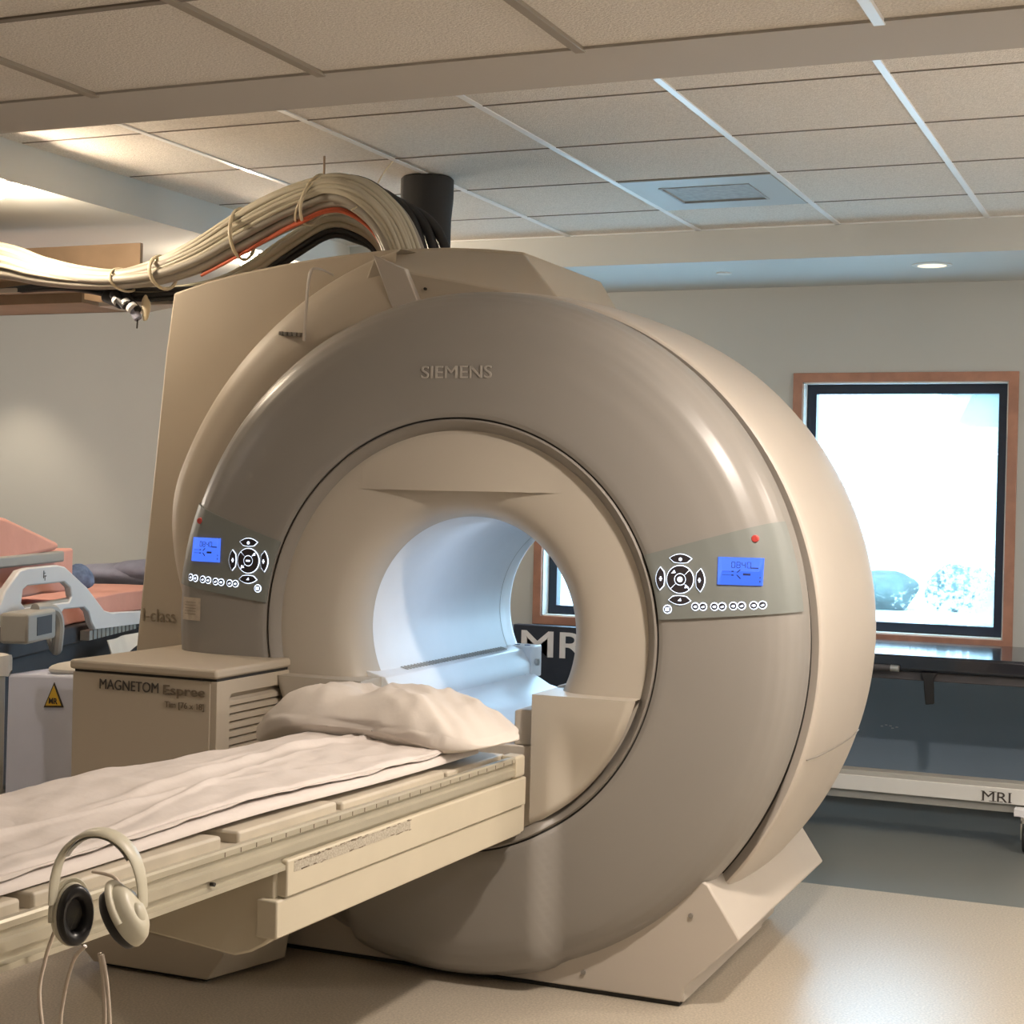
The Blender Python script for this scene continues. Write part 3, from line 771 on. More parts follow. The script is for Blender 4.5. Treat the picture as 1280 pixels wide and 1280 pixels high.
for s_ in (1, -1):
    bm = NB(); prism(bm, [((x-XC)*s_+XC, z) for x, z in RP], Y0, Y1-0.015)
    r = tchild('side_rail', bm, 'rail', ang=20)
    if s_ == 1:
        bm = NB()
        for i in range(26): box(bm, -1.6495, -1.6482, 2.55+0.055*i, 2.552+0.055*i, -0.014, -0.005)
        obj('scale_mark', T(bm), 'ink2', r)
        bm = NB()
        for y in (2.30, 2.52): cyl(bm, (-1.658, y, -0.059), (-1.649, y, -0.059), 0.004, seg=8)
        obj('rail_screw', T(bm), 'gap', r)
bm = NB(); prism(bm, [(-1.690, 0.002), (-1.650, 0.001), (-1.6455, -0.004), (-1.6455, -0.052), (-1.652, -0.058), (-1.69, -0.058)], Y1-0.05, Y1+0.008)
tchild('rail_end_cap', bm, 'table', bevel=0.003)
bm = NB(); box(bm, -2.20, -1.68, Y0, Y1, -0.045, -0.012); tchild('table_top', bm, 'board', bevel=0.004)
# raised board inserts with gaps between them
for (a, b, h) in ((1.40, 2.03, 0.012), (2.06, 2.60, 0.014), (2.66, 3.05, 0.012), (3.08, 3.60, 0.006), (3.62, 3.98, 0.002)):
    bm = NB(); box(bm, -2.19, -1.692+0.003*(h > 0.01), a, b, -0.02, h); tchild('cradle_insert', bm, 'board', bevel=0.006)
# carriage with stepped side panels
bm = NB(); prism(bm, [(-2.22, -0.085), (-1.663, -0.085), (-1.663, -0.217), (-2.22, -0.217)], 2.80, 4.06); tchild('carriage', bm, 'table', bevel=0.004)
bm = NB(); prism(bm, [(-2.20, -0.075), (-1.668, -0.062), (-1.666, -0.214), (-1.69, -0.235), (-1.72, -0.252), (-1.757, -0.264), (-2.002, -0.240), (-2.12, -0.22), (-2.19, -0.19)], 2.765, 3.05, pts2=[(-2.20, -0.075), (-1.668, -0.062), (-1.666, -0.214), (-1.69, -0.216), (-1.72, -0.217), (-1.757, -0.217), (-2.002, -0.217), (-2.12, -0.216), (-2.19, -0.19)]); tchild('carriage_nose', bm, 'table', bevel=0.006)
for s_ in (1, -1):
    bm = NB(); prism(bm, [((x-XC)*s_+XC, z) for x, z in [(-1.70, -0.060), (-1.6455, -0.060), (-1.6455, -0.136), (-1.70, -0.136)]], 2.775, 4.022)
    u_ = tchild('upper_side_panel', bm, 'table', bevel=0.004)
    bm = NB(); prism(bm, [((x-XC)*s_+XC, z) for x, z in [(-1.70, -0.138), (-1.652, -0.138), (-1.652, -0.215), (-1.70, -0.215)]], 2.750, 4.014)
    tchild('lower_side_panel', bm, 'table', bevel=0.004)
    if s_ == 1:
        bm = NB(); box(bm, -1.6465, -1.6450, 2.80, 3.32, -0.088, -0.066); obj('tape_residue', T(bm), 'strap', u_)
        bm = NB()
        for k in range(70):
            y = 2.80+0.52*random.random(); up = random.random() < .6
            z = (-0.067 if up else -0.088)+random.uniform(-.002, .002)
            box(bm, -1.6455, -1.6446, y, y+random.uniform(.003, .02), z, z+random.uniform(.0006, .002))
        obj('residue_edge', T(bm), 'ink2', u_)['kind'] = 'stuff'
# column under the table against the gantry
bm = NB(); box(bm, -2.18, -1.70, 4.02, 4.108, -0.24, -0.06); tchild('table_mount', bm, 'table', bevel=0.004)

# mattress + sheets on the table (world coordinates)
def tz(y): return TB[2]+math.tan(TILT)*(y-3.3)
def nz(x, y, s, a): return a*noise.noise(Vector((x*s, y*s, 0.3*s)))
def clothslab(name, m, x0, x1, y0, y1, zb, th, fold, nx, ny, edgef=None, amp=0.006, skew=0.0, drop=0.0):
    bm = NB()
    def shape(u, v):
        y = y0+(y1-y0)*v
        ex = edgef(v) if edgef else 0
        x = x0+(x1+ex-x0)*u+skew*(v-.5)
        f = fold(x, y)
        return x, y, f
    def fn(u, v):
        x, y, f = shape(u, v)
        z = tz(y)+zb+th+f+nz(x, y, 9, amp)+nz(x+7, y*0.6, 22, amp*0.6)+amp*0.9*(0.4-abs(noise.noise(Vector((x*11+y*3, y*4-x*2, 5)))))
        e = min(u, 1-u)
        z -= 0.010*(1-ss(0, 0.03, e))
        if v < 0.05: z -= drop*(1-ss(0, 0.05, v))
        return (x, y, z)
    V = grid(bm, nx, ny, fn)
    def fb(u, v):
        x, y, f = shape(u, v); return (x, y, max(tz(y)+zb, 0)+min(f, 0.02)-(drop if v < 0.02 else 0)*0.9)
    Bv = grid(bm, nx, ny, fb)
    for i in range(nx-1):
        for j in (0, ny-1): bm.faces.new((V[i][j], V[i+1][j], Bv[i+1][j], Bv[i][j]))
    for j in range(ny-1):
        for i in (0, nx-1): bm.faces.new((V[i][j], V[i][j+1], Bv[i][j+1], Bv[i][j]))
    return obj(name, bm, m, None, ang=60)
def humps(x, y):
    h = 0.004+0.012*math.exp(-((y-2.75)/0.35)**2)*(1-ss(-1.95, -1.72, x)*0.3)
    h += 0.008*ss(-1.85, -2.05, x)
    # long diagonal creases
    for (a, b, w, amp) in ((-1.85, 0.10, 0.012, 0.005), (-1.97, -0.06, 0.014, 0.006), (-2.05, 0.14, 0.010, 0.005), (-1.90, -0.15, 0.008, 0.004)):
        c = a+b*(y-3.0)+0.02*math.sin(y*5+a*9); d = (x-c)/w
        h += 1.9*amp*math.exp(-d*d)*(0.5+0.5*math.sin(y*3+a*20))
    return h
tag(clothslab('table_mattress', 'sheet', -2.17, -1.712, 1.42, 3.84, 0.0145, 0.017, lambda x, y: 0.006*math.exp(-((y-2.75)/0.35)**2)+0.004, 40, 120, amp=0.003,
    edgef=lambda v: 0.006*math.sin(v*9)), 'thin pale mattress pad lying along the scanner table under the sheet', 'mattress pad')
tag(clothslab('bed_sheet', 'sheet', -2.15, -1.724, 1.70, 3.78, 0.042, 0.004, humps, 90, 260, amp=0.006,
    edgef=lambda v: 0.012*math.sin(v*7+1)+0.02*(1-ss(0, .12, v))*0), 'crumpled white bed sheet spread over the scanner table pad', 'sheet')

# pillow
bm = NB()
def pil(u, v):
    a = 2*PI*u; b = -PI/2+PI*v
    def sg(t, p): return math.copysign(abs(t)**p, t)
    cx_, sy_ = sg(math.cos(a), 0.55), sg(math.sin(a), 0.55)
    cb = abs(math.cos(b))**0.75
    x = cx_*cb*0.375; y = sy_*cb*0.18
    edge = max(abs(x)/0.385, abs(y)/0.205)
    edge = max(abs(x)/0.375, abs(y)/0.18); th = 0.098*(1-edge**3.0)**0.6 if edge < 1 else 0
    z = math.copysign(1, math.sin(b))*th*(abs(math.sin(b))**0.35)
    # dent and corners
    d = math.exp(-(((x+0.07)/0.05)**2+((y+0.02)/0.14)**2))
    if z > 0:
        z -= 0.020*d
        z += 0.012*math.sin(x*26+y*14)*math.exp(-((x+0.03)/0.16)**2)*math.exp(-((y+.1)/.12)**2)*0.8
        z += 0.006*noise.noise(Vector((x*14, y*10, 1)))+0.006*noise.noise(Vector((x*30, y*14, 4)))*(1-edge*0.5)
        rd = lambda q: 1-abs(noise.noise(q))*2.2
        z += 0.011*(rd(Vector((x*7+3, y*5+x*4, 2)))-0.5)*(1-edge**3)
        z += 0.006*(rd(Vector((x*16+y*9, y*8-x*5, 7)))-0.5)*(1-edge**4)
        c = math.exp(-((x-0.26)/0.12)**2); z += 0.004*math.sin((x*0.6+y)*90)*c
        c = math.exp(-((x+0.26)/0.12)**2); z += 0.004*math.sin((x*0.8-y)*70)*c
    y += 0.016*math.sin(x*11+1.2)*(1 if z < 0.02 else .5)
    if z < 0: z *= 0.72
    z *= 1-0.45*ss(0.12, 0.375, x)
    z -= 0.05*ss(0.2, 0.385, -x)+0.012*ss(0.2, 0.385, x)
    z += 0.010*math.cos(x*9)*(1 if z < 0 else .3)*0.5
    return Vector((x, y, z))
R_ = Matrix.Rotation(math.radians(-9), 3, 'Z'); 
grid(bm, 140, 60, lambda u, v: tuple(R_ @ pil(u, v)+Vector((-1.975, 3.835, tz(3.8)+0.080))), closeu=True)
bmesh.ops.remove_doubles(bm, verts=bm.verts[:], dist=1e-5)
tag(obj('pillow', bm, 'pillow', None, ang=70), 'rumpled off-white pillow at the bore end of the scanner table', 'pillow')

# ------------------------------------------------------------------ headphones hanging on the rail
hpx = thing('headphones', 'cream headphones with black ear pads hanging on the scanner table rail', 'headphones', (-1.56, 1.99, 0.70))
Lc, Rc = Vector((-1.566, 2.0, 0.742)), Vector((-1.448, 1.972, 0.760))
ax = (Rc-Lc).normalized(); upv = Vector((0, 0, 1)); fw = Vector((0.62, -0.78, 0)); fw = (fw-ax*fw.dot(ax)).normalized(); fw = (fw+ax*0.45).normalized(); bxd = fw.cross(upv).normalized()*-1
mid = (Lc+Rc)/2
if bxd.dot(ax) < 0: bxd = -bxd
def hp(s_, t_, f_=0): return mid+bxd*s_+upv*t_+fw*f_
half = 0.066
band = []
for i in range(25):
    a = PI*(i/24); band.append(hp(-math.cos(a)*(half+0.006)*1.0, 0.014+0.112*math.sin(a)**0.75))
bm = NB(); tube(bm, band, 0.0065, 10, ell=(2.6, .55), up=None if False else None)
# flat band swept with a fixed width direction
bm.free(); bm = NB()
n = len(band); rings = []
for i in range(n):
    t = (band[min(i+1, n-1)]-band[max(i-1, 0)]).normalized(); nrm = t.cross(fw).normalized(); w = 0.0145+0.002*math.sin(PI*i/n); th = 0.0035
    rings.append([bm.verts.new(band[i]+fw*w*a+nrm*th*b) for a, b in ((1, 0), (.85, .8), (0, 1), (-.85, .8), (-1, 0), (-.85, -.8), (0, -1), (.85, -.8))])
for i in range(n-1):
    for k in range(8): bm.faces.new((rings[i][k], rings[i][(k+1) % 8], rings[i+1][(k+1) % 8], rings[i+1][k]))
bm.faces.new(rings[0][::-1]); bm.faces.new(rings[-1])
child('headband', bm, 'hp', hpx, ang=60)
bm = NB(); P = [hp(-math.cos(a)*(half-0.001), 0.008+0.112*math.sin(a)**0.75) for a in [PI*(0.22+0.56*i/12) for i in range(13)]]
rings = []
for i in range(13):
    t = (P[min(i+1, 12)]-P[max(i-1, 0)]).normalized(); nrm = t.cross(fw).normalized()
    rings.append([bm.verts.new(P[i]+fw*0.012*a+nrm*0.003*b) for a, b in ((1, 0), (0, 1), (-1, 0), (0, -1))])
for i in range(12):
    for k in range(4): bm.faces.new((rings[i][k], rings[i][(k+1) % 4], rings[i+1][(k+1) % 4], rings[i+1][k]))
child('headband_pad', bm, 'greyplastic', hpx, ang=60)
def cup(c, inward, tiltz):
    """oval shell and ring-shaped pad; inward = unit vector the pad faces"""
    inw = Vector(inward).normalized(); side = inw.cross(upv).normalized(); u2 = side.cross(inw).normalized()
    a_, b_ = 0.029, 0.046
    def ov(bm, prof, m=0, seg=32):
        rr = []
        for (k, d) in prof: rr.append([bm.verts.new(c+side*a_*k*math.cos(2*PI*i/seg)+u2*b_*k*math.sin(2*PI*i/seg)+inw*d) for i in range(seg)])
        for q in range(len(rr)-1):
            for i in range(seg): bm.faces.new((rr[q][i], rr[q][(i+1) % seg], rr[q+1][(i+1) % seg], rr[q+1][i]))
        bm.faces.new(rr[0][::-1]); bm.faces.new(rr[-1])
    bm = NB(); ov(bm, [(0.5, -0.026), (0.75, -0.024), (0.95, -0.016), (1.05, -0.006), (1.07, 0.002), (1.0, 0.004)])
    sh = child('ear_cup', bm, 'hp', hpx, ang=50)
    bm = NB(); ov(bm, [(0.98, 0.003), (1.03, 0.008), (1.0, 0.016), (0.88, 0.020), (0.68, 0.018), (0.56, 0.012), (0.52, 0.004)])
    child('ear_pad', bm, 'black', hpx, ang=60)
    # yoke hugging the shell
    bm = NB(); tube(bm, [c+side*a_*1.12*math.cos(t)+u2*b_*1.12*math.sin(t)+inw*-0.006 for t in [PI*(-0.05+1.1*i/16) for i in range(17)]], 0.0042, 8, ell=(1.5, 1))
    child('yoke', bm, 'hp', hpx, ang=60)
    bm = NB(); blob(bm, tuple(c-inw*0.022+upv*-0.012), (0.014, 0.014, 0.022), 0.8); child('cup_boss', bm, 'hp', hpx)
cup(Lc, (0.93, -0.36, 0.02), 0)
cup(Rc, (-0.80, -0.12, -0.50), 0)
def cabletube(name, pts, r, m, parent, seg=7, n=8):
    bm = NB(); tube(bm, smoothpath(pts, n), r, seg); return child(name, bm, m, parent, ang=60)
cabletube('air_tube', [(-1.622, 2.03, 0.700), (-1.630, 2.02, 0.66), (-1.632, 2.01, 0.60), (-1.60, 2.0, 0.50), (-1.555, 2.0, 0.42), (-1.52, 2.0, 0.30)], 0.0032, 'hose', hpx)
cabletube('air_tube', [(-1.505, 1.955, 0.712), (-1.530, 1.96, 0.685), (-1.555, 1.97, 0.62), (-1.560, 1.97, 0.55), (-1.560, 1.97, 0.30)], 0.0032, 'hose', hpx)
cabletube('air_tube', [(-1.478, 1.955, 0.705), (-1.474, 1.96, 0.66), (-1.472, 1.96, 0.58), (-1.485, 1.96, 0.48), (-1.50, 1.96, 0.30)], 0.0036, 'hose', hpx)
cabletube('air_tube', [(-1.470, 1.95, 0.705), (-1.464, 1.955, 0.66), (-1.462, 1.96, 0.58), (-1.476, 1.96, 0.48), (-1.49, 1.96, 0.30)], 0.0032, 'hose', hpx)
cabletube('air_tube', [(-1.560, 2.04, 0.800), (-1.525, 2.05, 0.792), (-1.495, 2.03, 0.772), (-1.470, 2.0, 0.745)], 0.0030, 'hose', hpx)

# ------------------------------------------------------------------ overhead cables
bundle = thing('cable_bundle', 'thick arching bundle of beige cables rising from scanner top to cable tray', 'cables', (-2.5, 4.85, 2.15))
TOP = [(-2.44, 2.14), (-2.437, 2.215), (-2.485, 2.337), (-2.575, 2.430), (-2.684, 2.472), (-2.777, 2.466), (-2.935, 2.427), (-3.095, 2.366), (-3.259, 2.281), (-3.427, 2.212), (-3.60, 2.172), (-3.777, 2.185), (-3.96, 2.225), (-4.16, 2.285), (-4.6, 2.34), (-5.3, 2.30), (-5.9, 2.30)]
BOT = [(-2.56, 2.14), (-2.555, 2.215), (-2.60, 2.30), (-2.68, 2.352), (-2.76, 2.352), (-2.83, 2.325), (-2.93, 2.285), (-3.09, 2.215), (-3.25, 2.155), (-3.42, 2.122), (-3.59, 2.118), (-3.76, 2.125), (-3.95, 2.145), (-4.15, 2.175), (-4.6, 2.20), (-5.3, 2.20), (-5.9, 2.20)]
def bpath(t, dy, wob, fan=0.0):
    pts = []
    for i, (a, b) in enumerate(zip(TOP, BOT)):
        k = min(1, max(0, t+0.03*math.sin(i*0.9+wob*5)))
        tt = k
        x = a[0]+(b[0]-a[0])*tt; z = a[1]+(b[1]-a[1])*tt
        f = min(1, max(0, i-8)/6)
        pts.append((x, 4.82+dy+0.01*math.sin(i*0.7+wob)-0.05*f*(wob-2)*0.2+0.03*max(0, 3-i), z+0.022*f*math.sin(wob*7)))
    return pts
k = 0
for t, dy, r, m in [(0.03, -0.02, 0.0085, 'cab1'), (0.09, -0.045, 0.0085, 'cab1'), (0.16, -0.055, 0.008, 'cab1'), (0.23, -0.06, 0.0085, 'cab1'), (0.31, -0.062, 0.008, 'cab1'), (0.38, -0.064, 0.0095, 'cab1'), (0.46, -0.064, 0.0085, 'cab1'), (0.54, -0.062, 0.009, 'cab1'),
                    (0.02, 0.02, 0.010, 'cab1'), (0.06, 0.05, 0.012, 'cab2'), (0.66, -0.052, 0.016, 'cab2'), (0.80, -0.03, 0.018, 'cab2'), (0.92, -0.012, 0.011, 'cab2'), (0.35, -0.03, 0.022, 'cab2'), (0.2, 0.0, 0.02, 'cab2'), (0.55, -0.01, 0.025, 'cab2'), (0.45, 0.04, 0.025, 'cab2'), (0.12, -0.02, 0.014, 'cab1')]:
    cabletube('cable', bpath(t, dy, k*0.37), r, m, bundle, n=5); k += 1
for dt in (0.0, 0.1, 0.18):
    P = bpath(1.0, -0.03+dt*0.1, 1+dt); P = [(x+0.004, y, z-0.008+dt*0.08) for x, y, z in P[:9]]
    cabletube('cable', P, 0.006, 'cabr', bundle, n=5)
def tie(i, w=0.0045, tw=0.0):
    a = Vector((TOP[i][0], 0, TOP[i][1])); b = Vector((BOT[i][0], 0, BOT[i][1])); c = (a+b)/2; d = (a-b); L = d.length/2+0.013; d.normalize()
    bm = NB(); tube(bm, [Vector((c.x, 4.815, c.z))+d*L*math.cos(t)+Vector((0, 1, 0))*0.082*math.sin(t)+Vector((0.03*tw*math.cos(t), 0, 0)) for t in [2*PI*j/24 for j in range(25)]], w, 6, ell=(1, 1))
    child('cable_tie', bm, 'tie', bundle, ang=60)
for i, w in ((5, 0.006), (7, 0.0065), (9, 0.0065), (10, 0.005)): tie(i, w)
tie(5, 0.004, 1.0)
bun2 = thing('cable_bundle', 'slimmer beige and black cable bundle behind the thick arching one', 'cables', (-2.6, 5.0, 2.15))
for j, (dz, dy, r, m) in enumerate([(0.0, 0, 0.012, 'cab1'), (-0.02, -0.01, 0.012, 'cab1'), (-0.04, 0, 0.012, 'cab1'), (-0.02, 0.02, 0.014, 'cab2'), (-0.062, 0, 0.010, 'cab3'), (-0.08, 0.005, 0.010, 'cab3'), (-0.072, 0.025, 0.010, 'cab3')]):
    q = 1+dz*2.5
    cabletube('cable', [(-2.60+dz*0.6, 5.02+dy, 2.12), (-2.62+dz*0.6, 5.0+dy, 2.24), (-2.70+dz*0.5, 4.98+dy, 2.345+dz*.8), (-2.83, 4.96+dy, 2.375+dz), (-2.98, 4.95+dy, 2.300+dz), (-3.15, 4.95+dy, 2.205+dz), (-3.32, 4.97+dy, 2.150+dz*.7), (-3.6, 5.0+dy, 2.13+dz*.3), (-3.9, 5.02+dy, 2.15)], r, m, bun2, n=5)
hz = thing('cable_bundle', 'black rubber hoses curving down beside the black ceiling pipe', 'cables', (-2.5, 5.05, 2.15))
for j in range(4):
    s_ = 0.036*j
    cabletube('hose', [(-2.52+s_, 5.0+0.02*j, 2.12), (-2.53+s_*1.0, 5.0+0.02*j, 2.25), (-2.58+s_*.9, 5.0+0.02*j, 2.38-s_*.3), (-2.68+s_*.8, 4.98+0.02*j, 2.47-s_*.6), (-2.80+s_*.3, 4.96+.02*j, 2.49-s_*.5), (-2.95, 4.95, 2.44-s_*.3)], 0.019, 'cab3', hz, n=5)
lowc = thing('cable_bundle', 'two black cables running low from the tray behind the scanner housing', 'cables', (-3.5, 4.95, 2.1))
for j in range(3):
    cabletube('cable', [(-4.6, 5.02, 2.13), (-3.95, 4.90, 2.155-0.01*j), (-3.62, 4.88, 2.122-0.018*j), (-3.45, 4.92, 2.122-0.017*j), (-3.2, 5.0, 2.135-0.012*j), (-3.0, 5.1, 2.16)], 0.009, 'cab3', lowc, n=5)
# tray and connector cluster
tray = thing('cable_tray', 'brown and tan overhead cable tray under the cables at upper left', 'cable tray', (-4.4, 5.1, 2.05))
bm = NB(); prism(bm, [(4.97, 2.09), (4.97, 2.182), (4.985, 2.182), (4.985, 2.105), (5.28, 2.105), (5.28, 2.09)], -5.9, -3.90, axis='x'); child('tray_channel', bm, 'tray', tray, bevel=0.002)
bm = NB(); box(bm, -5.9, -3.56, 4.93, 4.968, 2.128, 2.150); child('tray_rail', bm, 'traymetal', tray, bevel=0.003)
bm = NB(); prism(bm, [(-3.86, 5.02), (-3.50, 5.02), (-3.50, 5.06), (-3.86, 5.28)], 2.080, 2.097, axis='z'); child('tray_bracket', bm, 'traymetal', tray, bevel=0.002)
bm = NB(); box(bm, -5.9, -3.85, 5.26, 5.28, 2.09, 2.36); child('tray_back', bm, 'tray', tray, bevel=0.002)
bm = NB()
for x in (-5.2,): cyl(bm, (x, 5.1, 2.1), (x, 5.1, ZS), 0.005, seg=8)
child('hanger_rod', bm, 'steel', tray)
plug = thing('cable_connectors', 'cluster of taped black connectors dangling under the cable bundle at tray end', 'connector', (-3.6, 4.85, 2.05))
for j, (a, b, r, m) in enumerate([((-3.70, 4.85, 2.095), (-3.62, 4.84, 2.06), 0.022, 'cab3'), ((-3.65, 4.83, 2.10), (-3.585, 4.82, 2.05), 0.018, 'cab3'), ((-3.62, 4.85, 2.10), (-3.545, 4.84, 2.035), 0.018, 'cab3'), ((-3.58, 4.84, 2.06), (-3.545, 4.84, 2.005), 0.018, 'greycloth')]):
    bm = NB(); cyl(bm, a, b, r, r*0.8, 14); child('connector', bm, m, plug, bevel=0.003)
for j, (x, z) in enumerate(((-3.635, 2.075), (-3.60, 2.060), (-3.57, 2.045))):
    bm = NB(); cyl(bm, (x, 4.83, z+0.006), (x+0.011, 4.828, z-0.003), 0.0215, seg=14); child('tape_band', bm, 'white', plug)
bm = NB(); cyl(bm, (-3.548, 4.84, 2.005), (-3.55, 4.84, 1.972), 0.003, seg=8); child('pin', bm, 'gap', plug)
bm = NB(); blob(bm, (-3.528, 4.86, 2.05), (0.018, 0.015, 0.045), 1, 0.3, 40, 16, 12); child('string_knot', bm, 'tie', plug)
# hanger rods and wires
bm = NB(); cyl(bm, (-2.848, 4.95, ZC), (-2.848, 4.95, 2.46), 0.004, seg=8); tag(obj('hanger_rod', bm, 'tray'), 'thin brown rod from ceiling down to top of cable arch', 'rod')
bm = NB(); tube(bm, smoothpath([(-2.648, 5.09, ZC), (-2.668, 5.06, 2.53), (-2.665, 5.0, 2.47), (-2.62, 4.93, 2.44), (-2.58, 4.83, 2.40), (-2.62, 4.74, 2.34)], 6), 0.0028, 6)
tag(obj('hanger_wire', bm, 'tie'), 'pale tie wire hung from ceiling round the cable arch', 'wire')
# black pipe
bm = NB()
def pip(u, v):
    a = 2*PI*u; P = [(0.0, 2.574), (0.092, 2.574), (0.099, 2.567), (0.099, 2.50), (0.092, 2.42), (0.090, 2.25), (0.088, 2.12)]
    r, z = P[int(round(v*6))]; return (-2.664+r*math.cos(a), 5.40+r*math.sin(a), z)
grid(bm, 40, 7, pip, closeu=True); bmesh.ops.remove_doubles(bm, verts=bm.verts[:], dist=1e-5)
tag(obj('vent_pipe', bm, 'pipe'), 'thick black vertical pipe joining scanner top to ceiling tiles', 'pipe')

# ------------------------------------------------------------------ ceiling fixtures
v = thing('ceiling_vent', 'square grey air vent set in one ceiling tile', 'vent', (-1.709, 5.973, ZC))
cx_, cy_ = -1.719, 5.973
bm = NB(); prism_holes(bm, [[(cx_-.29, cy_-.30), (cx_+.29, cy_-.30), (cx_+.29, cy_+.30), (cx_-.29, cy_+.30)], [(cx_-.165, cy_-.15), (cx_+.165, cy_-.15), (cx_+.165, cy_+.15), (cx_-.165, cy_+.15)]], ZC-0.006, ZC-0.0005, axis='z')
child('frame', bm, 'vent', v, bevel=0.002)
bm = NB(); box(bm, cx_-.165, cx_+.165, cy_-.15, cy_+.15, ZC-0.002, ZC-0.0005); child('grille', bm, 'ventdark', v)
bm = NB(); prism_holes(bm, [[(cx_-.175, cy_-.16), (cx_+.175, cy_-.16), (cx_+.175, cy_+.16), (cx_-.175, cy_+.16)], [(cx_-.165, cy_-.15), (cx_+.165, cy_-.15), (cx_+.165, cy_+.15), (cx_-.165, cy_+.15)]], ZC-0.009, ZC-0.005, axis='z')
child('grille_edge', bm, 'ventdark', v)
def ringz(bm, x, y, r0, r1, z0, z1, seg=32):
    V = grid(bm, seg, 4, lambda u, q: [(x+r0*math.cos(2*PI*u), y+r0*math.sin(2*PI*u), z1), (x+r0*math.cos(2*PI*u), y+r0*math.sin(2*PI*u), z0), (x+r1*math.cos(2*PI*u), y+r1*math.sin(2*PI*u), z0+0.002), (x+r1*math.cos(2*PI*u), y+r1*math.sin(2*PI*u), z1)][int(round(q*3))], closeu=True)
def downlight(x, y, z, lit, label):
    t = thing('downlight', label, 'ceiling light', (x, y, z), group=None)
    bm = NB(); ringz(bm, x, y, 0.062, 0.085, z-0.006, z-0.0005); child('trim_ring', bm, 'trimring', t)
    bm = NB()
    if lit: blob(bm, (x, y, z-0.022), (0.034, 0.034, 0.030), 1, 0, 1, 24, 12); child('bulb', bm, 'lamp', t)
    else:
        cyl(bm, (x, y, z-0.004), (x, y, z-0.0006), 0.062, seg=28); child('lens', bm, 'lampdim', t)
    return t
downlight(-3.84, 4.43, ZS, True, 'lit recessed spotlight in left soffit at the edge of the picture')
downlight(-3.90, 6.10, ZS, True, 'lit recessed spotlight in left soffit seen under the cable arch')
downlight(-1.069, 7.12, ZS, False, 'round recessed downlight in the soffit above the bright window')
bm = NB(); cyl(bm, (-2.005, 7.148, ZS-0.006), (-2.005, 7.148, ZS), 0.036, seg=28)
tag(obj('cover_plate', bm, 'trimring', bevel=0.002), 'small round white cover plate in soffit left of the downlight', 'cover plate')

# ------------------------------------------------------------------ gurney by the window
gu = thing('mri_gurney', 'black-topped low trolley with white lower band marked MRI under the bright window', 'gurney', (-1.0, 7.15, 0))
bm = NB(); box(bm, -2.25, 0.25, 6.85, 7.58, 0.695, 0.762); child('pad', bm, 'blacktop', gu, bevel=0.012, seg=3)
bm = NB(); box(bm, -2.2, 0.2, 6.88, 7.54, 0.655, 0.694); child('pad_frame', bm, 'darkgrey', gu, bevel=0.004)
bm = NB(); prism(bm, [(-1.035, 0.695), (-0.965, 0.695), (-0.98, 0.67), (-0.975, 0.565), (-1.01, 0.56), (-1.018, 0.63), (-1.02, 0.66)], 6.845, 6.868); child('latch', bm, 'black', gu, bevel=0.004)
bm = NB(); cyl(bm, (-1.55, 6.838, 0.709), (-1.155, 6.838, 0.706), 0.013, seg=14); child('handle', bm, 'darkgrey', gu)
bm = NB(); cyl(bm, (-1.155, 6.838, 0.706), (-1.12, 6.838, 0.705), 0.0145, seg=14); child('handle_tip', bm, 'steel', gu)
bm = NB(); box(bm, -2.2, 0.2, 6.85, 6.94, 0.238, 0.262); child('shelf', bm, 'greyplastic', gu, bevel=0.003)
bm = NB(); box(bm, -2.2, 0.2, 6.838, 6.86, 0.178, 0.241); bd = child('label_band', bm, 'bandwhite', gu, bevel=0.002)
subtext('label_text', 'MRI', 'ink', bd, (-0.770, 6.8375, 0.184), (1, 0, 0), (0, 0, 1), 0.112, 0.040)
bm = NB()
for (sx, sz) in ((-0.770, 0.184), (-0.738, 0.184), (-0.722, 0.184), (-0.696, 0.184), (-0.662, 0.184), (-0.770, 0.2225), (-0.662, 0.2225), (-0.722, 0.2225), (-0.738, 0.2225)): box(bm, sx-0.005, sx+0.008, 6.8365, 6.8385, sz, sz+0.0022)
sub('letter_serifs', bm, 'ink', bd)
bm = NB(); box(bm, -2.2, 0.2, 6.86, 7.00, 0.140, 0.178); child('chassis', bm, 'greyplastic', gu, bevel=0.003)
for x in (-2.0, 0.05):
    bm = NB(); box(bm, x-0.05, x+0.05, 6.95, 7.4, 0.26, 0.66); child('leg', bm, 'darkgrey', gu, bevel=0.004)
for (x, y) in ((-0.585, 6.80), (-2.1, 6.80), (-0.585, 7.4), (-2.1, 7.4)):
    bm = NB(); cyl(bm, (x-0.016, y-.02, 0.055), (x+0.016, y-.02, 0.055), 0.055, seg=28); w_ = child('wheel', bm, 'rubber', gu, bevel=0.008)
    bm = NB(); box(bm, x-0.026, x-0.018, y-0.03, y+0.03, 0.05, 0.13); box(bm, x+0.018, x+0.026, y-0.03, y+0.03, 0.05, 0.13); box(bm, x-0.026, x+0.026, y-0.03, y+0.035, 0.115, 0.14)
    sub('caster_fork', bm, 'steel', w_, bevel=0.002)
bm = NB(); box(bm, -0.64, -0.54, 6.79, 6.85, 0.138, 0.17); child('corner_bracket', bm, 'white', gu, bevel=0.003)
# board with MRI letters seen through the bore
sg_ = thing('mri_board', 'dark navy board with white MRI letters seen through the bore', 'sign', (-2.8, 7.55, 0))
bm = NB(); box(bm, -3.16, -2.36, 7.50, 7.56, 0.0, 0.742); child('board', bm, 'navy', sg_, bevel=0.004)
ctext('board_text', 'MRI', 'white', sg_, (-3.114, 7.4995, 0.585), (1, 0, 0), (0, 0, 1), 0.40, 0.130, bold=0.01)
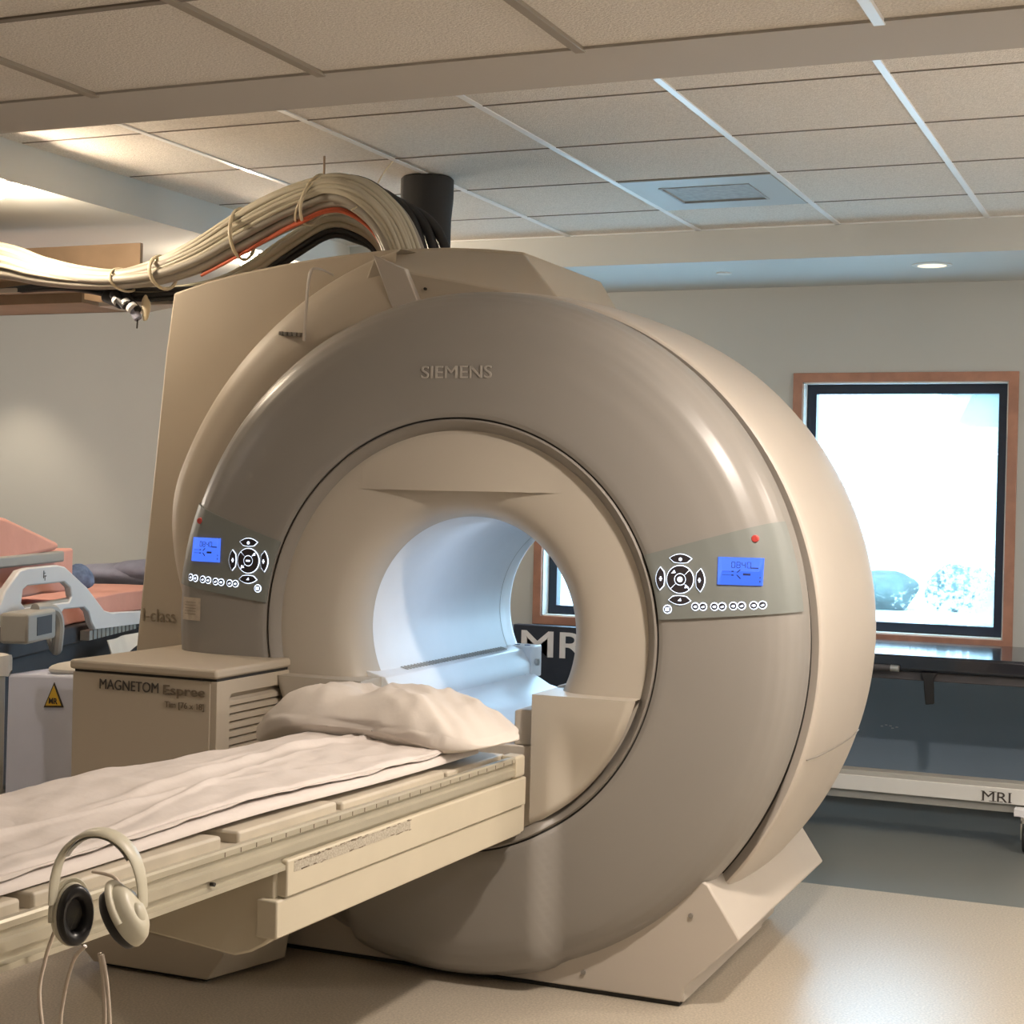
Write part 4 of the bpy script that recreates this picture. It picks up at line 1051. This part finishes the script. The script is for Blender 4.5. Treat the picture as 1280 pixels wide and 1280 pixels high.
# scuffs on the lower wall
bm = NB()
for (x, z) in [(-1.60, .36), (-1.585, .362), (-1.56, .357), (-1.545, .36), (-1.53, .358), (-1.34, .338), (-1.32, .345), (-1.30, .342), (-1.29, .332), (-1.27, .338)]:
    box(bm, x, x+0.011, 7.695, 7.6999, z, z+0.004)
struct(obj('trim_7', bm, 'white'))

# ------------------------------------------------------------------ hospital bed (left background)
bed = thing('hospital_bed', 'hospital bed with salmon-pink bedding and white side rail by left wall', 'hospital bed', (-4.17, 4.86, 0), rotz=math.atan2(0.95, -0.31))
def bc(name, bm, m, **k): return obj(name, bm, m, bed, **k)
def soft(x0, x1, y0, y1, z0, z1, n=14, amp=0.006, s=6):
    bm = NB(); box(bm, x0, x1, y0, y1, z0, z1)
    bmesh.ops.subdivide_edges(bm, edges=bm.edges[:], cuts=n, use_grid_fill=True)
    for v_ in bm.verts:
        v_.co += Vector((noise.noise(v_.co*s), noise.noise(v_.co*s+Vector((5, 0, 0))), noise.noise(v_.co*s+Vector((0, 9, 0)))))*amp
    return bm
o = bc('mattress', soft(0.78, 2.25, 0.06, 0.88, 0.785, 0.885), 'salmon', bevel=0.012, seg=3)
bm = NB(); prism(bm, [(-0.12, 1.30), (0.22, 1.262), (0.78, 1.150), (0.80, 1.128), (0.76, 1.118), (-0.12, 1.075)], 0.07, 0.86)
bmesh.ops.subdivide_edges(bm, edges=[e for e in bm.edges if abs(e.verts[0].co.y-e.verts[1].co.y) > .5], cuts=6)
bc('back_cushion', bm, 'salmon', bevel=0.015, seg=3)
bc('back_frame', bx(-0.12, 0.82, 0.055, 0.10, 1.066, 1.112), 'greyplastic', bevel=0.008)
bc('back_mattress', soft(-0.12, 1.02, 0.09, 0.86, 0.93, 1.118), 'salmon', bevel=0.02, seg=3)
rl = [(-0.10, 0.90), (-0.02, 0.99), (0.12, 1.062), (0.20, 1.068), (0.52, 1.066), (0.60, 1.056), (0.87, 0.955), (1.10, 0.838), (1.20, 0.822), (1.70, 0.795), (1.70, 0.735), (0.98, 0.763), (0.93, 0.80), (0.90, 0.845), (0.84, 0.87), (0.60, 0.878), (0.58, 0.868), (0.10, 0.87), (-0.10, 0.85)]
ho = [(0.14, 0.935), (0.155, 0.985), (0.20, 0.998), (0.60, 0.992), (0.67, 0.965), (0.69, 0.925), (0.66, 0.905), (0.18, 0.912)]
bm = NB(); prism_holes(bm, [rl, ho], -0.03, 0.0); sr = bc('side_rail', bm, 'white', bevel=0.006, seg=2)
bm = NB(); 
for (x, z, w, h) in ((0.36, 1.035, .006, .03), (0.372, 1.028, .018, .004), (0.36, 1.04, .02, .003), (0.375, 1.02, .003, .02)): box(bm, x, x+w, -0.0315, -0.0295, z-h/2, z+h/2)
obj('rail_symbol', bm, 'ink', sr)
bc('rail_bar', bx(0.12, 0.72, -0.02, 0.02, 0.885, 0.918), 'greyplastic', bevel=0.008)
un = bc('control_box', bx(-0.12, 0.17, -0.16, -0.05, 0.80, 0.915), 'greyplastic', bevel=0.012)
obj('control_grille', bx(-0.03, 0.12, -0.1615, -0.15, 0.825, 0.895), 'darkgrey', un)
bm = NB(); tube(bm, smoothpath([(0.10, -0.10, 0.915), (0.21, -0.13, 0.905), (0.245, -0.14, 0.85), (0.235, -0.14, 0.77), (0.27, -0.12, 0.745), (0.31, -0.08, 0.81)], 5), 0.022, 10); bc('swing_arm', bm, 'greyplastic')
bc('deck', bx(-0.12, 2.2, 0.04, 0.88, 0.70, 0.782), 'darkgrey', bevel=0.01)
bm = NB()
for i in range(12): box(bm, 0.96+0.055*i, 1.00+0.055*i, -0.012, 0.03, 0.715, 0.757)
bc('deck_bellows', bm, 'greyplastic')
bc('underframe', bx(-0.10, 2.1, 0.10, 0.82, 0.18, 0.70), 'darkgrey', bevel=0.01)
for (x, y) in ((0.0, 0.15), (1.95, 0.15), (0.0, 0.78), (1.95, 0.78)):
    bm = NB(); cyl(bm, (x, y-.02, 0.07), (x, y+.02, 0.07), 0.07, seg=20); w_ = bc('wheel', bm, 'rubber')
    obj('caster_stem', bx(x-.02, x+.02, y-.03, y+.03, 0.07, 0.20), 'steel', w_)
def bedpt(u, w, z):
    a = math.atan2(0.95, -0.31); return (-4.17+u*math.cos(a)-w*math.sin(a), 4.86+u*math.sin(a)+w*math.cos(a), z)
bm = NB(); blob(bm, bedpt(1.60, 0.27, 0.945), (0.06, 0.07, 0.065), 1, 0.4, 18, 30, 18); tag(obj('blue_cloth', bm, 'bluecloth'), 'bunched blue and white cloth on the hospital bed beside backrest', 'cloth')
lc = obj('linen_cart', bx(-6.0, -5.0, 7.05, 7.6, 0.0, 0.86), 'greyplastic', bevel=0.02)
tag(lc, 'grey cart by the back wall behind the hospital bed, mostly hidden', 'cart')
bm = NB(); blob(bm, (-5.42, 7.2, 0.915), (0.30, 0.16, 0.062), 0.8, 0.3, 7, 44, 20, rot=0.05); blob(bm, (-5.2, 7.22, 0.935), (0.20, 0.15, 0.07), 0.8, 0.3, 8, 40, 20)
tag(obj('blanket', bm, 'greycloth'), 'crumpled grey-blue blanket by the back wall behind the salmon bed', 'blanket')
bm = NB()
def dr(u, v_):
    x = 1.15+0.75*u; z = 0.70-0.055*v_*(1+0.8*math.sin(u*5+1)); return bedpt(x, -0.03-0.03*v_-0.01*math.sin(u*14), z)
V = grid(bm, 24, 6, dr); V2 = grid(bm, 24, 6, lambda u, w_: Vector(dr(u, w_))+Vector((-0.004, -0.002, 0)))
tag(obj('hanging_cloth', bm, 'cloth', ang=60), 'pale cloth corner hanging below the rail of the hospital bed', 'cloth')

# white bin with MR triangle, cloth-covered stand
bn = thing('waste_bin', 'white box bin with yellow MR warning triangle, left of scanner cabinet', 'bin', (-3.92, 5.0, 0))
bm = NB(); prism(bm, [(-4.085, 0.01), (-3.70, 0.01), (-3.735, 0.70), (-4.075, 0.685)], 4.80, 5.12); child('body', bm, 'binwhite', bn, bevel=0.012, seg=3)
sg1 = (-3.857, 0.662)
bm = NB(); prism(bm, [(-3.902, 0.572), (-3.812, 0.578), (-3.856, 0.668)], 4.797, 4.7995); wt = child('warning_triangle', bm, 'ink', bn)
bm = NB(); prism(bm, [(-3.893, 0.579), (-3.822, 0.584), (-3.8565, 0.656)], 4.7955, 4.7968); sub('triangle_face', bm, 'yellow', wt)
subtext('warning_text', 'MR', 'ink', wt, (-3.877, 4.7950, 0.588), (1, 0, 0), (0, 0, 1), 0.040, 0.022, depth=0.0008, bold=0.03)
bm = NB(); blob(bm, (-3.83, 4.95, 0.708), (0.11, 0.12, 0.032), 0.8, 0.25, 9, 30, 14); tag(obj('folded_cloth', bm, 'cloth'), 'cream cloth bundle lying on top of the white bin', 'cloth')
stn = thing('draped_stand', 'pale stand draped with white cloth at left picture edge', 'stand', (-3.92, 4.45, 0))
bm = NB(); box(bm, -4.06, -3.85, 4.33, 4.53, 0.0, 0.735); child('stand', bm, 'greyplastic', stn, bevel=0.01)
bm = NB()
def drp(u, v_):
    a = 2*PI*u; cx2, cy2 = math.copysign(abs(math.cos(a))**0.3, math.cos(a)), math.copysign(abs(math.sin(a))**0.3, math.sin(a))
    k = min(1, v_/0.5); r = k
    z = 0.79 if v_ < 0.5 else 0.79-(v_-0.5)*2*(0.065+0.012*math.sin(a*7))
    w_ = 1+0.015*math.sin(a*11)*(v_ > 0.5)
    return (-3.965+0.125*cx2*r*w_, 4.45+0.12*cy2*r*w_, z+0.003*math.sin(a*5)*k)
grid(bm, 72, 11, drp, closeu=True); bmesh.ops.remove_doubles(bm, verts=bm.verts[:], dist=1e-5)
child('drape', bm, 'cloth', stn, ang=60)

# ------------------------------------------------------------------ lights
def lamp(name, kind, loc, energy, col, size=0.1, rot=(0, 0, 0), spot=None, blend=0.5, spread=None):
    l = bpy.data.lights.new(name, kind); l.energy = energy; l.color = col
    if kind == 'AREA':
        l.shape = 'DISK'; l.size = size
        if spread: l.spread = spread
    elif kind in ('POINT', 'SPOT'): l.shadow_soft_size = size
    if kind == 'SPOT': l.spot_size = spot; l.spot_blend = blend
    o = bpy.data.objects.new(name, l); COL.objects.link(o); o.location = loc; o.rotation_euler = rot; return o
WARM = (1.0, 0.81, 0.60)
WARM2 = (1.0, 0.875, 0.765)
lamp('spot_lamp', 'POINT', (-3.84, 4.43, 2.355), 20, WARM, 0.03)
lamp('spot_lamp', 'POINT', (-3.90, 6.10, 2.355), 26, WARM, 0.03)
lamp('spot_lamp', 'SPOT', (-6.45, 7.2, 2.40), 26, WARM, 0.03, (0, 0, 0), 1.6, 0.6)
# key lamp in the near ceiling; the others are added fills, out of view
lamp('key_and_fill', 'AREA', (-0.40, 3.30, 2.30), 40, WARM2, 0.14)
lamp('key_and_fill', 'AREA', (-0.2, 0.2, 2.30), 6, WARM2, 0.2)
lamp('key_and_fill', 'AREA', (-5.4, 2.2, 2.30), 15, WARM2, 0.2)
lamp('key_and_fill', 'AREA', (0.9, 5.2, 2.56), 28, WARM2, 0.2)
lamp('key_and_fill', 'AREA', (0.9, 2.0, 2.30), 12, WARM2, 0.2)
lamp('fill_light', 'POINT', (-6.4, 5.6, 1.8), 34, WARM2, 0.12)  # added fills with no fixture, to lift ceiling and walls
lamp('fill_light', 'POINT', (1.2, 6.2, 1.8), 15, WARM2, 0.12)
lamp('fill_light', 'POINT', (1.3, 4.6, 1.9), 28, WARM2, 0.12)
# bore lighting ring hidden behind the front lip
lamp('bore_lamp', 'AREA', (XC, 4.60, 1.31), 0.95, (0.62, 0.77, 1.0), 0.22, (0, 0, 0))
# daylight
w = bpy.data.worlds.new('sky'); SC.world = w; w.use_nodes = True
bg = w.node_tree.nodes['Background']; bg.inputs[0].default_value = (0.60, 0.82, 1.0, 1); bg.inputs[1].default_value = 9.0
for W in (W1, W2):
    l = bpy.data.lights.new('window_portal', 'AREA'); l.shape = 'RECTANGLE'; l.size = W[1]-W[0]; l.size_y = W[3]-W[2]; l.cycles.is_portal = True
    o = bpy.data.objects.new('window_portal', l); COL.objects.link(o); o.location = ((W[0]+W[1])/2, YW+0.21, (W[2]+W[3])/2); o.rotation_euler = (-PI/2, 0, 0)

# ------------------------------------------------------------------ camera
yaw, pitch, roll = -0.4012, -0.0110, 0.0225
f_ = Vector((math.sin(yaw)*math.cos(pitch), math.cos(yaw)*math.cos(pitch), math.sin(pitch)))
r_ = Vector((math.cos(yaw), -math.sin(yaw), 0)); u_ = r_.cross(f_)
r2 = r_*math.cos(roll)+u_*math.sin(roll); u2 = -r_*math.sin(roll)+u_*math.cos(roll)
cam = bpy.data.cameras.new('camera'); co = bpy.data.objects.new('camera', cam); COL.objects.link(co)
cam.sensor_fit = 'HORIZONTAL'; cam.sensor_width = 36; cam.lens = 2006.8*36/1280; cam.clip_start = 0.05; cam.clip_end = 300
co.matrix_world = Matrix(((r2.x, u2.x, -f_.x, 0), (r2.y, u2.y, -f_.y, 0), (r2.z, u2.z, -f_.z, 1.40), (0, 0, 0, 1)))
SC.camera = co
vs_ = SC.view_settings; vs_.view_transform = 'Standard'; vs_.look = 'None'; vs_.gamma = 1; vs_.exposure = 0.47
vs_.use_curve_mapping = False
